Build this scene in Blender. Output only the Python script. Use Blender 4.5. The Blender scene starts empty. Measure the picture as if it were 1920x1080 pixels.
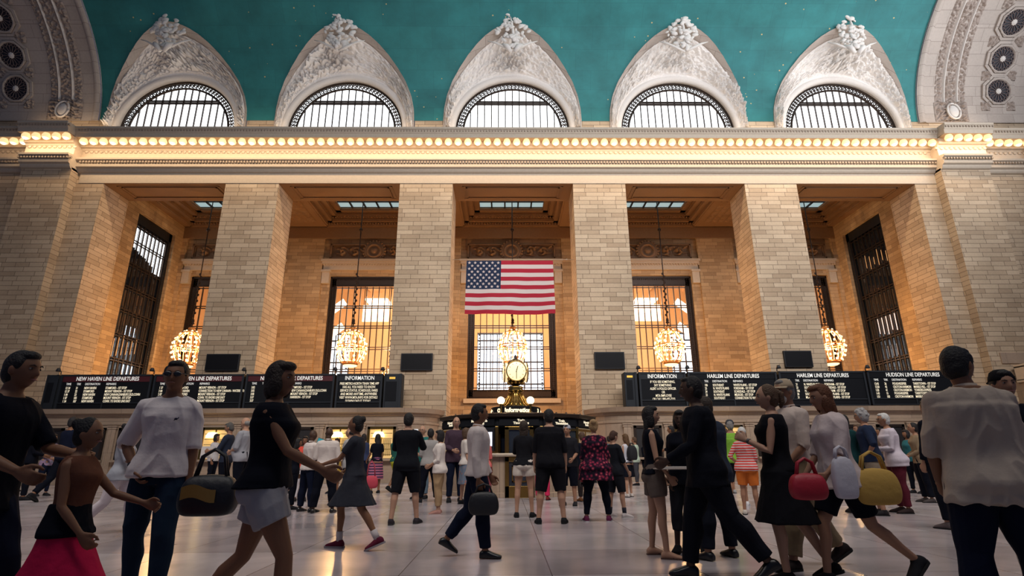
import bpy, bmesh, math, random
from mathutils import Vector, Matrix, noise
R = math.radians
random.seed(7)
SC = bpy.context.scene
COL = SC.collection
# ---------------------------------------------------------------- measured place (metres, camera stands at y=0)
D = 28.88          # facade plane
BK = D + 9.3       # back wall of the deep bays
PITCH = 10.0       # bay spacing
HW = 3.48          # half width of an opening
CAMH = 1.1
CF, CT, CYAW, CROLL, CX = 1037.87, .2971, .0128, .0053, -.4528

def ray(px, py):
    x = (px-960)/CF; u = (540-py)/CF
    c, s = math.cos(-CROLL), math.sin(-CROLL); x, u = c*x-s*u, s*x+c*u
    c, s = math.cos(CT), math.sin(CT); y = c-s*u; z = s+c*u
    c, s = math.cos(-CYAW), math.sin(-CYAW); x, y = c*x-s*y, s*x+c*y
    return x, y, z
def ground(px, py):
    r = ray(px, py); k = -CAMH/r[2]
    return CX+k*r[0], k*r[1]
def height_at(px, py, Y):
    r = ray(px, py); return CAMH+Y/r[1]*r[2]
def at_depth(px, py, Y):
    r = ray(px, py); k = Y/r[1]
    return CX+k*r[0], Y, CAMH+k*r[2]

# ---------------------------------------------------------------- materials
MATS = {}
PEND = []
def finish():
    dg = bpy.context.evaluated_depsgraph_get()
    for kind, n, o, m, w in PEND:
        me = bpy.data.meshes.new_from_object(o.evaluated_get(dg), depsgraph=dg)
        if kind == 'text':
            n.data = me
            if not me.materials: me.materials.append(m)
            continue
        wr, seed = w
        me.materials.clear(); me.materials.append(m)
        if wr:
            wr = wr*1.25
            co = [v.co.copy() for v in me.vertices]; no = [v.normal.copy() for v in me.vertices]
            for i, v in enumerate(me.vertices):
                p = co[i]
                d = (1-abs(noise.noise(Vector((p.x*6+seed, p.y*6, p.z*4.5+abs(p.x)*6))))*2.6)*.75+noise.noise(Vector((p.x*4, p.y*4+seed, p.z*2)))*.8
                v.co = p+no[i]*d*wr
        me.polygons.foreach_set('use_smooth', [True]*len(me.polygons))
        PEND2.append((n, me))
    for n, me in PEND2:
        n.modifiers.clear(); n.data = me
    for kind, n, o, m, w in PEND:
        if kind == 'text': bpy.data.objects.remove(o)
PEND2 = []
def newmat(name):
    m = bpy.data.materials.new(name); m.use_nodes = True
    n = m.node_tree.nodes; l = m.node_tree.links
    return m, n, l, n['Principled BSDF']
def solid(name, col, rough=.6, metal=0., spec=.5, emit=None, es=0., bump=0., bscale=40., var=0., sample=False):
    if name in MATS: return MATS[name]
    m, n, l, b = newmat(name)
    b.inputs['Base Color'].default_value = (*col, 1)
    b.inputs['Roughness'].default_value = rough
    b.inputs['Metallic'].default_value = metal
    b.inputs['Specular IOR Level'].default_value = spec
    if emit:
        b.inputs['Emission Color'].default_value = (*emit, 1)
        b.inputs['Emission Strength'].default_value = es
        if not sample: m.cycles.emission_sampling = 'NONE'
    tc = n.new('ShaderNodeTexCoord')
    if bump or var:
        nz = n.new('ShaderNodeTexNoise'); nz.inputs['Scale'].default_value = bscale
        nz.inputs['Detail'].default_value = 5
        l.new(tc.outputs['Object'], nz.inputs['Vector'])
        if bump:
            bp = n.new('ShaderNodeBump'); bp.inputs['Strength'].default_value = bump
            bp.inputs['Distance'].default_value = .02
            l.new(nz.outputs['Fac'], bp.inputs['Height']); l.new(bp.outputs['Normal'], b.inputs['Normal'])
        if var:
            mx = n.new('ShaderNodeMix'); mx.data_type = 'RGBA'
            mx.inputs[6].default_value = (*[c*(1-var) for c in col], 1)
            mx.inputs[7].default_value = (*[min(1, c*(1+var)) for c in col], 1)
            l.new(nz.outputs['Fac'], mx.inputs[0]); l.new(mx.outputs[2], b.inputs['Base Color'])
    MATS[name] = m
    return m
def stone_mat(name, c1, c2, mortar, bw, bh, ms=.010, rough=.75, patch=.25, bump=.3):
    m, n, l, b = newmat(name)
    uv = n.new('ShaderNodeUVMap')
    br = n.new('ShaderNodeTexBrick')
    br.inputs['Color1'].default_value = (*c1, 1); br.inputs['Color2'].default_value = (*c2, 1)
    br.inputs['Mortar'].default_value = (*mortar, 1)
    br.inputs['Scale'].default_value = 1.0; br.inputs['Mortar Size'].default_value = ms
    br.inputs['Mortar Smooth'].default_value = .3
    br.inputs['Brick Width'].default_value = bw; br.inputs['Row Height'].default_value = bh
    br.offset = .37; br.offset_frequency = 2; br.squash = .7; br.squash_frequency = 3
    l.new(uv.outputs['UV'], br.inputs['Vector'])
    nz = n.new('ShaderNodeTexNoise'); nz.inputs['Scale'].default_value = .35; nz.inputs['Detail'].default_value = 6
    l.new(uv.outputs['UV'], nz.inputs['Vector'])
    rp = n.new('ShaderNodeMapRange'); rp.inputs['From Min'].default_value = .3; rp.inputs['From Max'].default_value = .7
    rp.inputs['To Min'].default_value = 1-patch; rp.inputs['To Max'].default_value = 1+patch*.4
    l.new(nz.outputs['Fac'], rp.inputs['Value'])
    n2 = n.new('ShaderNodeTexNoise'); n2.inputs['Scale'].default_value = 9; n2.inputs['Detail'].default_value = 8
    l.new(uv.outputs['UV'], n2.inputs['Vector'])
    r2 = n.new('ShaderNodeMapRange'); r2.inputs['To Min'].default_value = .86; r2.inputs['To Max'].default_value = 1.12
    l.new(n2.outputs['Fac'], r2.inputs['Value'])
    mu = n.new('ShaderNodeMath'); mu.operation = 'MULTIPLY'
    l.new(rp.outputs['Result'], mu.inputs[0]); l.new(r2.outputs['Result'], mu.inputs[1])
    hs = n.new('ShaderNodeHueSaturation'); l.new(mu.outputs[0], hs.inputs['Value']); l.new(br.outputs['Color'], hs.inputs['Color'])
    l.new(hs.outputs['Color'], b.inputs['Base Color'])
    bp = n.new('ShaderNodeBump'); bp.inputs['Strength'].default_value = bump; bp.inputs['Distance'].default_value = .02
    bp.invert = True
    l.new(br.outputs['Fac'], bp.inputs['Height']); l.new(bp.outputs['Normal'], b.inputs['Normal'])
    b.inputs['Roughness'].default_value = rough
    MATS[name] = m
    return m
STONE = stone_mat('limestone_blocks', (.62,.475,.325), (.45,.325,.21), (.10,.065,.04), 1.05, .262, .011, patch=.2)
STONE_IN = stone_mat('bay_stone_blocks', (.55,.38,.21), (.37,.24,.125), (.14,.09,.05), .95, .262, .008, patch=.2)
PALE = stone_mat('vault_stone_blocks', (.50,.425,.365), (.45,.375,.32), (.2,.155,.13), 1.6, .55, .008, patch=.15)
MARBLE = stone_mat('ticket_office_marble', (.44,.325,.235), (.33,.24,.17), (.12,.10,.08), 2.2, 1.4, .006, rough=.4, patch=.25)
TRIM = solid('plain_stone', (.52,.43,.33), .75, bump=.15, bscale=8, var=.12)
PLASTER = solid('white_plaster', (.72,.66,.60), .8, bump=.35, bscale=14, var=.1)
TERRA = solid('brown_terracotta', (.24,.14,.075), .6, bump=.3, bscale=20, var=.2)
COFFER = solid('coffer_plaster', (.24,.135,.065), .7, bump=.2, bscale=12, var=.15)
BRONZE = solid('dark_bronze', (.045,.032,.026), .45, .7)
BLACKIRON = solid('black_iron', (.02,.021,.026), .5, .4)
GOLD = solid('polished_brass', (.40,.25,.075), .25, 1.)
GILT = solid('gilded_metal', (.75,.38,.14), .35, .8)
SKYPANE = solid('daylit_pane', (.8,.85,.9), .3, emit=(.93,.97,1.), es=2.6, sample=True)
DARKPANE = solid('dark_glass', (.02,.025,.035), .08, spec=.8)
BULB = solid('warm_bulb', (1,.8,.5), .3, emit=(1.,.72,.40), es=1.9)
BULBC = solid('cornice_bulb', (1,.8,.5), .3, emit=(1.,.80,.52), es=2.0)
SCREEN = solid('black_screen', (.004,.004,.006), .5, spec=.2)
BOARD = solid('board_black', (.005,.006,.009), .7, spec=.2)
BOARDF = solid('board_frame', (.022,.026,.033), .6, .2, spec=.3)
LETTER = solid('lit_letters', (.6,.55,.42), .5, emit=(1.,.86,.62), es=.62)
LETTERW = solid('white_letters', (.9,.9,.86), .5, emit=(.95,.92,.84), es=.38)
MAROON = solid('maroon_header', (.075,.008,.012), .5)

def vault_mat():
    m, n, l, b = newmat('turquoise_star_vault')
    uv = n.new('ShaderNodeUVMap')
    br = n.new('ShaderNodeTexBrick'); br.inputs['Scale'].default_value = 1
    br.inputs['Color1'].default_value = (.026,.190,.185,1); br.inputs['Color2'].default_value = (.022,.165,.165,1)
    br.inputs['Mortar'].default_value = (.014,.11,.115,1); br.inputs['Mortar Size'].default_value = .006
    br.inputs['Brick Width'].default_value = 1.9; br.inputs['Row Height'].default_value = 1.35
    l.new(uv.outputs['UV'], br.inputs['Vector'])
    nz = n.new('ShaderNodeTexNoise'); nz.inputs['Scale'].default_value = .5; nz.inputs['Detail'].default_value = 9; nz.inputs['Roughness'].default_value = .65
    l.new(uv.outputs['UV'], nz.inputs['Vector'])
    mr = n.new('ShaderNodeMapRange'); mr.inputs['From Min'].default_value = .3; mr.inputs['From Max'].default_value = .7
    mr.inputs['To Min'].default_value = .75; mr.inputs['To Max'].default_value = 1.25
    l.new(nz.outputs['Fac'], mr.inputs['Value'])
    hs = n.new('ShaderNodeHueSaturation'); l.new(mr.outputs['Result'], hs.inputs['Value']); l.new(br.outputs['Color'], hs.inputs['Color'])
    # painted gilt stars and faint zodiac lines
    vo = n.new('ShaderNodeTexVoronoi'); vo.inputs['Scale'].default_value = 1.7
    l.new(uv.outputs['UV'], vo.inputs['Vector'])
    lt = n.new('ShaderNodeMath'); lt.operation = 'LESS_THAN'; lt.inputs[1].default_value = .075
    l.new(vo.outputs['Distance'], lt.inputs[0])
    n3 = n.new('ShaderNodeTexNoise'); n3.inputs['Scale'].default_value = .22; n3.inputs['Detail'].default_value = 2
    l.new(uv.outputs['UV'], n3.inputs['Vector'])
    gt = n.new('ShaderNodeMath'); gt.operation = 'GREATER_THAN'; gt.inputs[1].default_value = .47
    l.new(n3.outputs['Fac'], gt.inputs[0])
    mu = n.new('ShaderNodeMath'); mu.operation = 'MULTIPLY'
    l.new(lt.outputs[0], mu.inputs[0]); l.new(gt.outputs[0], mu.inputs[1])
    mx = n.new('ShaderNodeMix'); mx.data_type = 'RGBA'; mx.inputs[7].default_value = (.55,.42,.18,1)
    l.new(mu.outputs[0], mx.inputs[0]); l.new(hs.outputs['Color'], mx.inputs[6])
    l.new(mx.outputs[2], b.inputs['Base Color'])
    b.inputs['Roughness'].default_value = .7
    return m
VAULT = vault_mat()

def floor_mat():
    m, n, l, b = newmat('polished_marble_floor')
    uv = n.new('ShaderNodeUVMap')
    br = n.new('ShaderNodeTexBrick'); br.inputs['Scale'].default_value = 1; br.offset = 0
    br.inputs['Color1'].default_value = (.50,.455,.475,1); br.inputs['Color2'].default_value = (.35,.305,.325,1)
    br.inputs['Mortar'].default_value = (.12,.10,.11,1); br.inputs['Mortar Size'].default_value = .006
    br.inputs['Brick Width'].default_value = 1.5; br.inputs['Row Height'].default_value = 1.5
    l.new(uv.outputs['UV'], br.inputs['Vector'])
    nz = n.new('ShaderNodeTexNoise'); nz.inputs['Scale'].default_value = .9; nz.inputs['Detail'].default_value = 9; nz.inputs['Distortion'].default_value = .5
    l.new(uv.outputs['UV'], nz.inputs['Vector'])
    mr = n.new('ShaderNodeMapRange'); mr.inputs['From Min'].default_value = .3; mr.inputs['From Max'].default_value = .7
    mr.inputs['To Min'].default_value = .8; mr.inputs['To Max'].default_value = 1.12
    l.new(nz.outputs['Fac'], mr.inputs['Value'])
    hs = n.new('ShaderNodeHueSaturation'); l.new(mr.outputs['Result'], hs.inputs['Value']); l.new(br.outputs['Color'], hs.inputs['Color'])
    l.new(hs.outputs['Color'], b.inputs['Base Color'])
    m2 = n.new('ShaderNodeMapRange'); m2.inputs['To Min'].default_value = .12; m2.inputs['To Max'].default_value = .30
    l.new(nz.outputs['Fac'], m2.inputs['Value']); l.new(m2.outputs['Result'], b.inputs['Roughness'])
    b.inputs['Specular IOR Level'].default_value = .7
    return m
FLOORM = floor_mat()

# ---------------------------------------------------------------- mesh builder
class MB:
    def __init__(s): s.v = []; s.f = []
    def box(s, x0, x1, y0, y1, z0, z1):
        b = len(s.v)
        s.v += [(x0,y0,z0),(x1,y0,z0),(x1,y1,z0),(x0,y1,z0),(x0,y0,z1),(x1,y0,z1),(x1,y1,z1),(x0,y1,z1)]
        s.f += [(b,b+3,b+2,b+1),(b+4,b+5,b+6,b+7),(b,b+1,b+5,b+4),(b+1,b+2,b+6,b+5),(b+2,b+3,b+7,b+6),(b+3,b,b+4,b+7)]
        return s
    def quad(s, a, b_, c, d):
        b = len(s.v); s.v += [a,b_,c,d]; s.f.append((b,b+1,b+2,b+3)); return s
    def grid(s, fn, nu, nv, closeu=False):
        b = len(s.v)
        for j in range(nv+1):
            for i in range(nu+(0 if closeu else 1)):
                s.v.append(tuple(fn(i/nu, j/nv)))
        w = nu if closeu else nu+1
        for j in range(nv):
            for i in range(nu):
                i2 = (i+1) % w if closeu else i+1
                s.f.append((b+j*w+i, b+j*w+i2, b+(j+1)*w+i2, b+(j+1)*w+i))
        return s
    def loft(s, rings, caps=True):
        b = len(s.v); n = len(rings[0])
        for r in rings: s.v += [tuple(p) for p in r]
        for j in range(len(rings)-1):
            for i in range(n):
                k = (i+1) % n
                s.f.append((b+j*n+i, b+j*n+k, b+(j+1)*n+k, b+(j+1)*n+i))
        if caps:
            s.f.append(tuple(b+i for i in reversed(range(n))))
            e = b+(len(rings)-1)*n
            s.f.append(tuple(e+i for i in range(n)))
        return s
    def tube(s, pts, rad, n=10, caps=True, round_ends=False, flat=None):
        pts = [Vector(p) for p in pts]
        if not hasattr(rad, '__len__'): rad = [rad]*len(pts)
        rad = list(rad)
        if round_ends:
            d0 = (pts[0]-pts[1]).normalized(); d1 = (pts[-1]-pts[-2]).normalized()
            r0, r1 = rad[0], rad[-1]
            pts = [pts[0]+d0*r0*.95, pts[0]+d0*r0*.65] + pts + [pts[-1]+d1*r1*.65, pts[-1]+d1*r1*.95]
            rad = [r0*.3, r0*.76] + rad + [r1*.76, r1*.3]
        rings = []; up = None
        for i, p in enumerate(pts):
            a = pts[max(0, i-1)]; c = pts[min(len(pts)-1, i+1)]
            d = (c-a).normalized()
            if up is None:
                up = Vector((0,0,1)) if abs(d.z) < .9 else Vector((0,1,0))
            x = d.cross(up)
            if x.length < 1e-4: x = d.cross(Vector((1,0,0)))
            x.normalize(); y = x.cross(d).normalized(); up = y
            rings.append([p + (x*math.cos(2*math.pi*k/n)*rad[i]) + (y*math.sin(2*math.pi*k/n)*rad[i]) for k in range(n)])
        return s.loft(rings, caps)
    def lathe(s, prof, c=(0,0,0), n=24, a0=0., a1=2*math.pi):
        full = abs(a1-a0-2*math.pi) < 1e-6
        cx, cy, cz = c
        def fn(u, v):
            t = v*(len(prof)-1); i = min(int(t), len(prof)-2); w = t-i
            r = prof[i][0]*(1-w)+prof[i+1][0]*w; z = prof[i][1]*(1-w)+prof[i+1][1]*w
            a = a0+(a1-a0)*u
            return (cx+r*math.cos(a), cy+r*math.sin(a), cz+z)
        return s.grid(fn, n, len(prof)-1, closeu=full)
    def ball(s, c, r, nu=12, nv=8):
        if not hasattr(r, '__len__'): r = (r, r, r)
        rings = []
        for j in range(1, nv):
            t = math.pi*j/nv
            rings.append([(c[0]+r[0]*math.sin(t)*math.cos(2*math.pi*i/nu), c[1]+r[1]*math.sin(t)*math.sin(2*math.pi*i/nu), c[2]-r[2]*math.cos(t)) for i in range(nu)])
        b = len(s.v)
        s.loft(rings, False)
        e = len(s.v); s.v += [(c[0], c[1], c[2]-r[2]), (c[0], c[1], c[2]+r[2])]
        for i in range(nu):
            s.f.append((e, b+(i+1) % nu, b+i)); q = b+(nv-2)*nu
            s.f.append((e+1, q+i, q+(i+1) % nu))
        return s
    def prism(s, poly, y0, y1):          # polygon in x,z extruded along y
        n = len(poly); b = len(s.v)
        s.v += [(p[0], y0, p[1]) for p in poly]+[(p[0], y1, p[1]) for p in poly]
        s.f.append(tuple(range(b, b+n))); s.f.append(tuple(reversed(range(b+n, b+2*n))))
        for i in range(n):
            k = (i+1) % n; s.f.append((b+i, b+n+i, b+n+k, b+k))
        return s
    def xform(s, M, start=0):
        for i in range(start, len(s.v)): s.v[i] = tuple(M @ Vector(s.v[i]))
        return s
    def mesh(s, name, fix=True):
        me = bpy.data.meshes.new(name); me.from_pydata(s.v, [], s.f); me.update()
        if fix:
            bm = bmesh.new(); bm.from_mesh(me); bmesh.ops.recalc_face_normals(bm, faces=bm.faces); bm.to_mesh(me); bm.free()
        return me
    def build(s, name, m, parent=None, smooth=False, bevel=0., fix=True, uv=True, auto=False):
        me = s.mesh(name, fix)
        if isinstance(m, (list, tuple)):
            for q in m: me.materials.append(q)
        else: me.materials.append(m)
        if uv: boxuv(me)
        if smooth:
            me.polygons.foreach_set('use_smooth', [True]*len(me.polygons))
            if auto:
                try: me.set_sharp_from_angle(angle=R(40))
                except Exception: pass
        o = bpy.data.objects.new(name, me); COL.objects.link(o)
        if parent: 
            o.parent = parent
        if bevel:
            b = o.modifiers.new('bevel', 'BEVEL'); b.width = bevel; b.segments = 2; b.limit_method = 'ANGLE'
        return o
def boxuv(me):
    uv = me.uv_layers.new(name='UVMap'); co = me.vertices; d = uv.data
    for p in me.polygons:
        nx, ny, nz = abs(p.normal.x), abs(p.normal.y), abs(p.normal.z)
        for li in p.loop_indices:
            c = co[me.loops[li].vertex_index].co
            if nz > nx and nz > ny: d[li].uv = (c.x, c.y)
            elif nx > ny: d[li].uv = (c.y+3.3, c.z)
            else: d[li].uv = (c.x, c.z)
def tag(o, label=None, cat=None, group=None, kind=None):
    if label: o['label'] = label
    if cat: o['category'] = cat
    if group: o['group'] = group
    if kind: o['kind'] = kind
    return o
def struct(mb, name, m, label=None, **k):
    o = mb.build(name, m, **k); o['kind'] = 'structure'
    if label: o['label'] = label
    return o
def empty(name, loc=(0,0,0), rz=0., label=None, cat=None, group=None, kind=None):
    o = bpy.data.objects.new(name, None); COL.objects.link(o)
    o.location = loc; o.rotation_euler = (0,0,rz); o.empty_display_size = .2
    return tag(o, label, cat, group, kind)
def kids(o): return [c for c in bpy.data.objects if c.parent == o]
def copy_tree(o, loc=None, rz=None, label=None, group=None, cache={}):
    if o.name not in cache:
        cache[o.name] = [(c, kids(c)) for c in kids(o)]
    r = o.copy(); COL.objects.link(r)
    if loc is not None: r.location = loc
    if rz is not None: r.rotation_euler = (0,0,rz)
    if label: r['label'] = label
    if group: r['group'] = group
    for c, g in cache[o.name]:
        d = c.copy(); COL.objects.link(d); d.parent = r
        for q in g:
            e = q.copy(); COL.objects.link(e); e.parent = d
    return r
def text(name, body, size, loc, m, parent=None, align='CENTER', rot=(math.pi/2,0,0), sx=1., ext=.004, bold=0., shear=0., space=1., ls=1.):
    cu = bpy.data.curves.new(name, 'FONT'); cu.body = body; cu.size = size; cu.align_x = align; cu.align_y = 'CENTER'
    cu.extrude = ext; cu.offset = bold; cu.shear = shear; cu.space_character = space; cu.resolution_u = 3; cu.space_line = ls
    o = bpy.data.objects.new(name, cu); COL.objects.link(o)
    o.location = loc; o.rotation_euler = rot; o.scale = (sx, 1, 1)
    cu.materials.append(m)
    # lettering becomes real mesh geometry (see finish())
    n = bpy.data.objects.new(name, bpy.data.meshes.new(name)); COL.objects.link(n); n.location = loc; n.rotation_euler = rot; n.scale = (sx, 1, 1)
    if parent: n.parent = parent
    PEND.append(('text', n, o, m, None))
    return n
# ================================================================ THE SETTING
BAYS = [-2*PITCH, -PITCH, 0., PITCH, 2*PITCH]
ZT = 16.27
ORD = ['leftmost', 'second', 'middle', 'fourth', 'rightmost']
# floor
mb = MB(); mb.box(-40, 40, -6, D+9.3, -.2, 0)
struct(mb, 'floor', FLOORM, 'polished pinkish grey marble floor of the hall')
# facade: five piers' worth of wall with openings between
mb = MB()
xs = [-36.]
for c in BAYS: xs += [c-HW, c+HW]
xs.append(36.)
for i in range(0, len(xs), 2):
    x0, x1 = xs[i], xs[i+1]
    mb.box(x0, x1, D, D+2.2, 0, ZT)
mb.box(-36, 36, D+.02, D+2.2, ZT, 19.45)
# band above the cornice between the lunettes
prev = -36.
for c in BAYS+[None]:
    x1 = (c-4.15) if c is not None else 36.
    mb.box(prev, x1, D, D+.5, 19.4, 20.45)
    if c is not None: prev = c+4.15
struct(mb, 'wall_back', STONE, 'tall facade of tan limestone blocks with five deep openings')
# lintel face, smooth stone above the openings
mb = MB(); mb.box(-24.9, 24.8, D-.03, D+.1, ZT, 16.98)
for c in BAYS:   # wedge joints of the flat arch
    pass
struct(mb, 'trim_1', TRIM, 'smooth stone lintel band over the five openings')
# end pilasters
mb = MB(); mb.box(-27.85, -25.05, D-.55, D+.1, 0, 17.0)
mb.box(-34, -30.6, D-.55, D+.1, 0, 17.0)
struct(mb, 'wall_left', STONE, 'projecting stone pilaster left of the openings')
mb = MB(); mb.box(24.75, 27.6, D-.55, D+.1, 0, 17.0); mb.box(30.4, 34, D-.55, D+.1, 0, 17.0)
struct(mb, 'wall_right', STONE, 'projecting stone pilaster right of the openings')
# cornice profile
PROF = [(0,16.88),(.12,16.92),(.18,17.0),(.2,17.1),(.34,17.16),(.36,17.3),(.30,17.36),(.30,17.5),(.46,17.56),(.48,17.66),(.12,17.74),(.10,18.25),
        (.16,18.3),(.2,18.38),(.34,18.42),(.36,18.8),(.86,18.76),(.88,18.98),(.94,19.05),(.96,19.2),(1.02,19.24),(1.02,19.36),(-.2,19.42)]
def cornice(segs):
    m_ = MB()
    pts = []
    for i, (x, off) in enumerate(segs):
        pts.append((x, off))
    rows = len(PROF)
    b = len(m_.v)
    for (x, off) in pts:
        for (p, z) in PROF: m_.v.append((x, D-p-off, z))
    for i in range(len(pts)-1):
        for j in range(rows-1):
            m_.f.append((b+i*rows+j, b+(i+1)*rows+j, b+(i+1)*rows+j+1, b+i*rows+j+1))
    return m_
mb = cornice([(-36,.55),(-30.6,.55),(-30.6,0),(-27.85,0),(-27.85,.55),(-25.05,.55),(-25.05,0),(24.75,0),(24.75,.55),(27.6,.55),(27.6,0),(30.4,0),(30.4,.55),(36,.55)])
corn = struct(mb, 'trim_2', TRIM, 'long moulded stone cornice running above the openings')
# dentils / egg rows on the cornice
mb = MB(); x = -33.
def offx(x):
    return .55 if (x < -30.6 or -27.9 < x < -25.0 or 24.7 < x < 27.65 or x > 30.4) else 0.
while x < 33:
    o_ = offx(x)
    mb.box(x, x+.10, D-.42-o_, D-.28-o_, 17.38, 17.49)
    mb.box(x, x+.07, D-1.0-o_, D-.92-o_, 19.10, 19.2)
    x += .17
struct(mb, 'trim_3', solid('dentil_stone', (.33,.26,.2), .8), 'rows of small dentils on the cornice')
# frieze brackets' shallow wave ornament
mb = MB(); x = -33.
while x < 33:
    o_ = offx(x)
    mb.ball((x, D-.12-o_, 18.22), (.11,.05,.09), 8, 6); x += .283
struct(mb, 'trim_4', TRIM, 'shallow scalloped moulding along the frieze', smooth=True)

# ---------------------------------------------------------------- vault
VA, VB, VZ = 12.2, 8.95, 20.2
def vz(u): return VZ+VB*math.sqrt(max(0., 1-(1-u/VA)**2))
def vu(z):
    t = (z-VZ)/VB
    return VA*(1-math.sqrt(max(0., 1-t*t)))
OUTL = [(20.45,4.15),(21.2,4.11),(22.,3.95),(22.8,3.62),(23.5,3.16),(24.1,2.66),(24.6,2.12),(24.95,1.62),(25.2,1.12),(25.34,.7),(25.42,.36),(25.45,0.)]
def ow(z):
    if z <= OUTL[0][0]: return 4.15
    if z >= OUTL[-1][0]: return 0.
    for (a, wa), (b, wb) in zip(OUTL, OUTL[1:]):
        if a <= z <= b: return wa+(wb-wa)*(z-a)/(b-a)
rows = [20.45+ (25.45-20.45)*(i/26) for i in range(19)]
rows += [24.0+.0*0] if False else []
rows = sorted(set([round(z, 4) for z in rows] + [24.1,24.35,24.6,24.8,24.95,25.08,25.2,25.28,25.34,25.39,25.42,25.44,25.45]))
LC = [-20.05, -10.05, 0., 10.0, 19.95]     # lunette centres
EDGE_L, EDGE_R = -24.6, 24.6
mb = MB()
uvs = []
def vrow(z): return D-vu(z), z
strips = []
for k in range(6):
    n = 8
    b = len(mb.v)
    for z in rows:
        w = ow(z)
        xa = EDGE_L if k == 0 else LC[k-1]+w
        xb = EDGE_R if k == 5 else LC[k]-w
        y = D-vu(z)
        for i in range(n+1): mb.v.append((xa+(xb-xa)*i/n, y, z))
    for j in range(len(rows)-1):
        for i in range(n): mb.f.append((b+j*(n+1)+i, b+j*(n+1)+i+1, b+(j+1)*(n+1)+i+1, b+(j+1)*(n+1)+i))
u0 = vu(25.45)
def upper(s_, t_):
    u = u0+(VA-u0)*t_
    return (EDGE_L+(EDGE_R-EDGE_L)*s_, D-u, vz(u))
mb.grid(upper, 24, 14)
vault = mb.build('ceiling', VAULT, smooth=True, fix=False, uv=False)
me = vault.data; uvl = me.uv_layers.new(name='UVMap')
for p in me.polygons:
    for li in p.loop_indices:
        c = me.vertices[me.loops[li].vertex_index].co
        th = math.acos(max(-1, min(1, 1-(D-c.y)/VA)))
        uvl.data[li].uv = (c.x, th*11)
vault['kind'] = 'structure'; vault['label'] = 'turquoise barrel vault painted with faint gold stars'
# end arches (stone band of the vault beyond the turquoise field)
def vault_pt(x, u, off):
    z = vz(u); th = math.acos(max(-1, min(1, 1-u/VA)))
    ny, nz_ = -math.cos(th)*0 - math.sin(math.pi/2-th), -math.sin(th)   # inward normal approx
    l_ = math.hypot(ny, nz_)
    return (x, D-u+off*ny/l_, z+off*nz_/l_)
def th2u(t): return VA*(1-math.cos(t))
T0 = 0.012
def band(xa, xb, off, ta=T0, tb=math.pi/2, nu=4, nv=60, fn=None):
    m_ = MB()
    def g(s_, t_):
        th = ta+(tb-ta)*t_
        d = off
        x = xa+(xb-xa)*s_
        if fn: d += fn(x, th, s_, t_)
        return vault_pt(x, th2u(th), d)
    return m_.grid(g, nu, nv)
def orn(f1, amp, edge=.12):
    def fn(x, th, s_, t_):
        p = Vector((x*f1, th*9*f1, 3.3))
        a = noise.noise(p*1.5)*.6+noise.noise(p*3.1)*.4
        e = min(1, min(s_, 1-s_)/edge)
        return amp*e*(.45+max(-.6, min(.9, a*2.1)))
    return fn
RELIEFD = solid('weathered_relief_stone', (.34,.27,.225), .8, bump=.6, bscale=14, var=.45)
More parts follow.
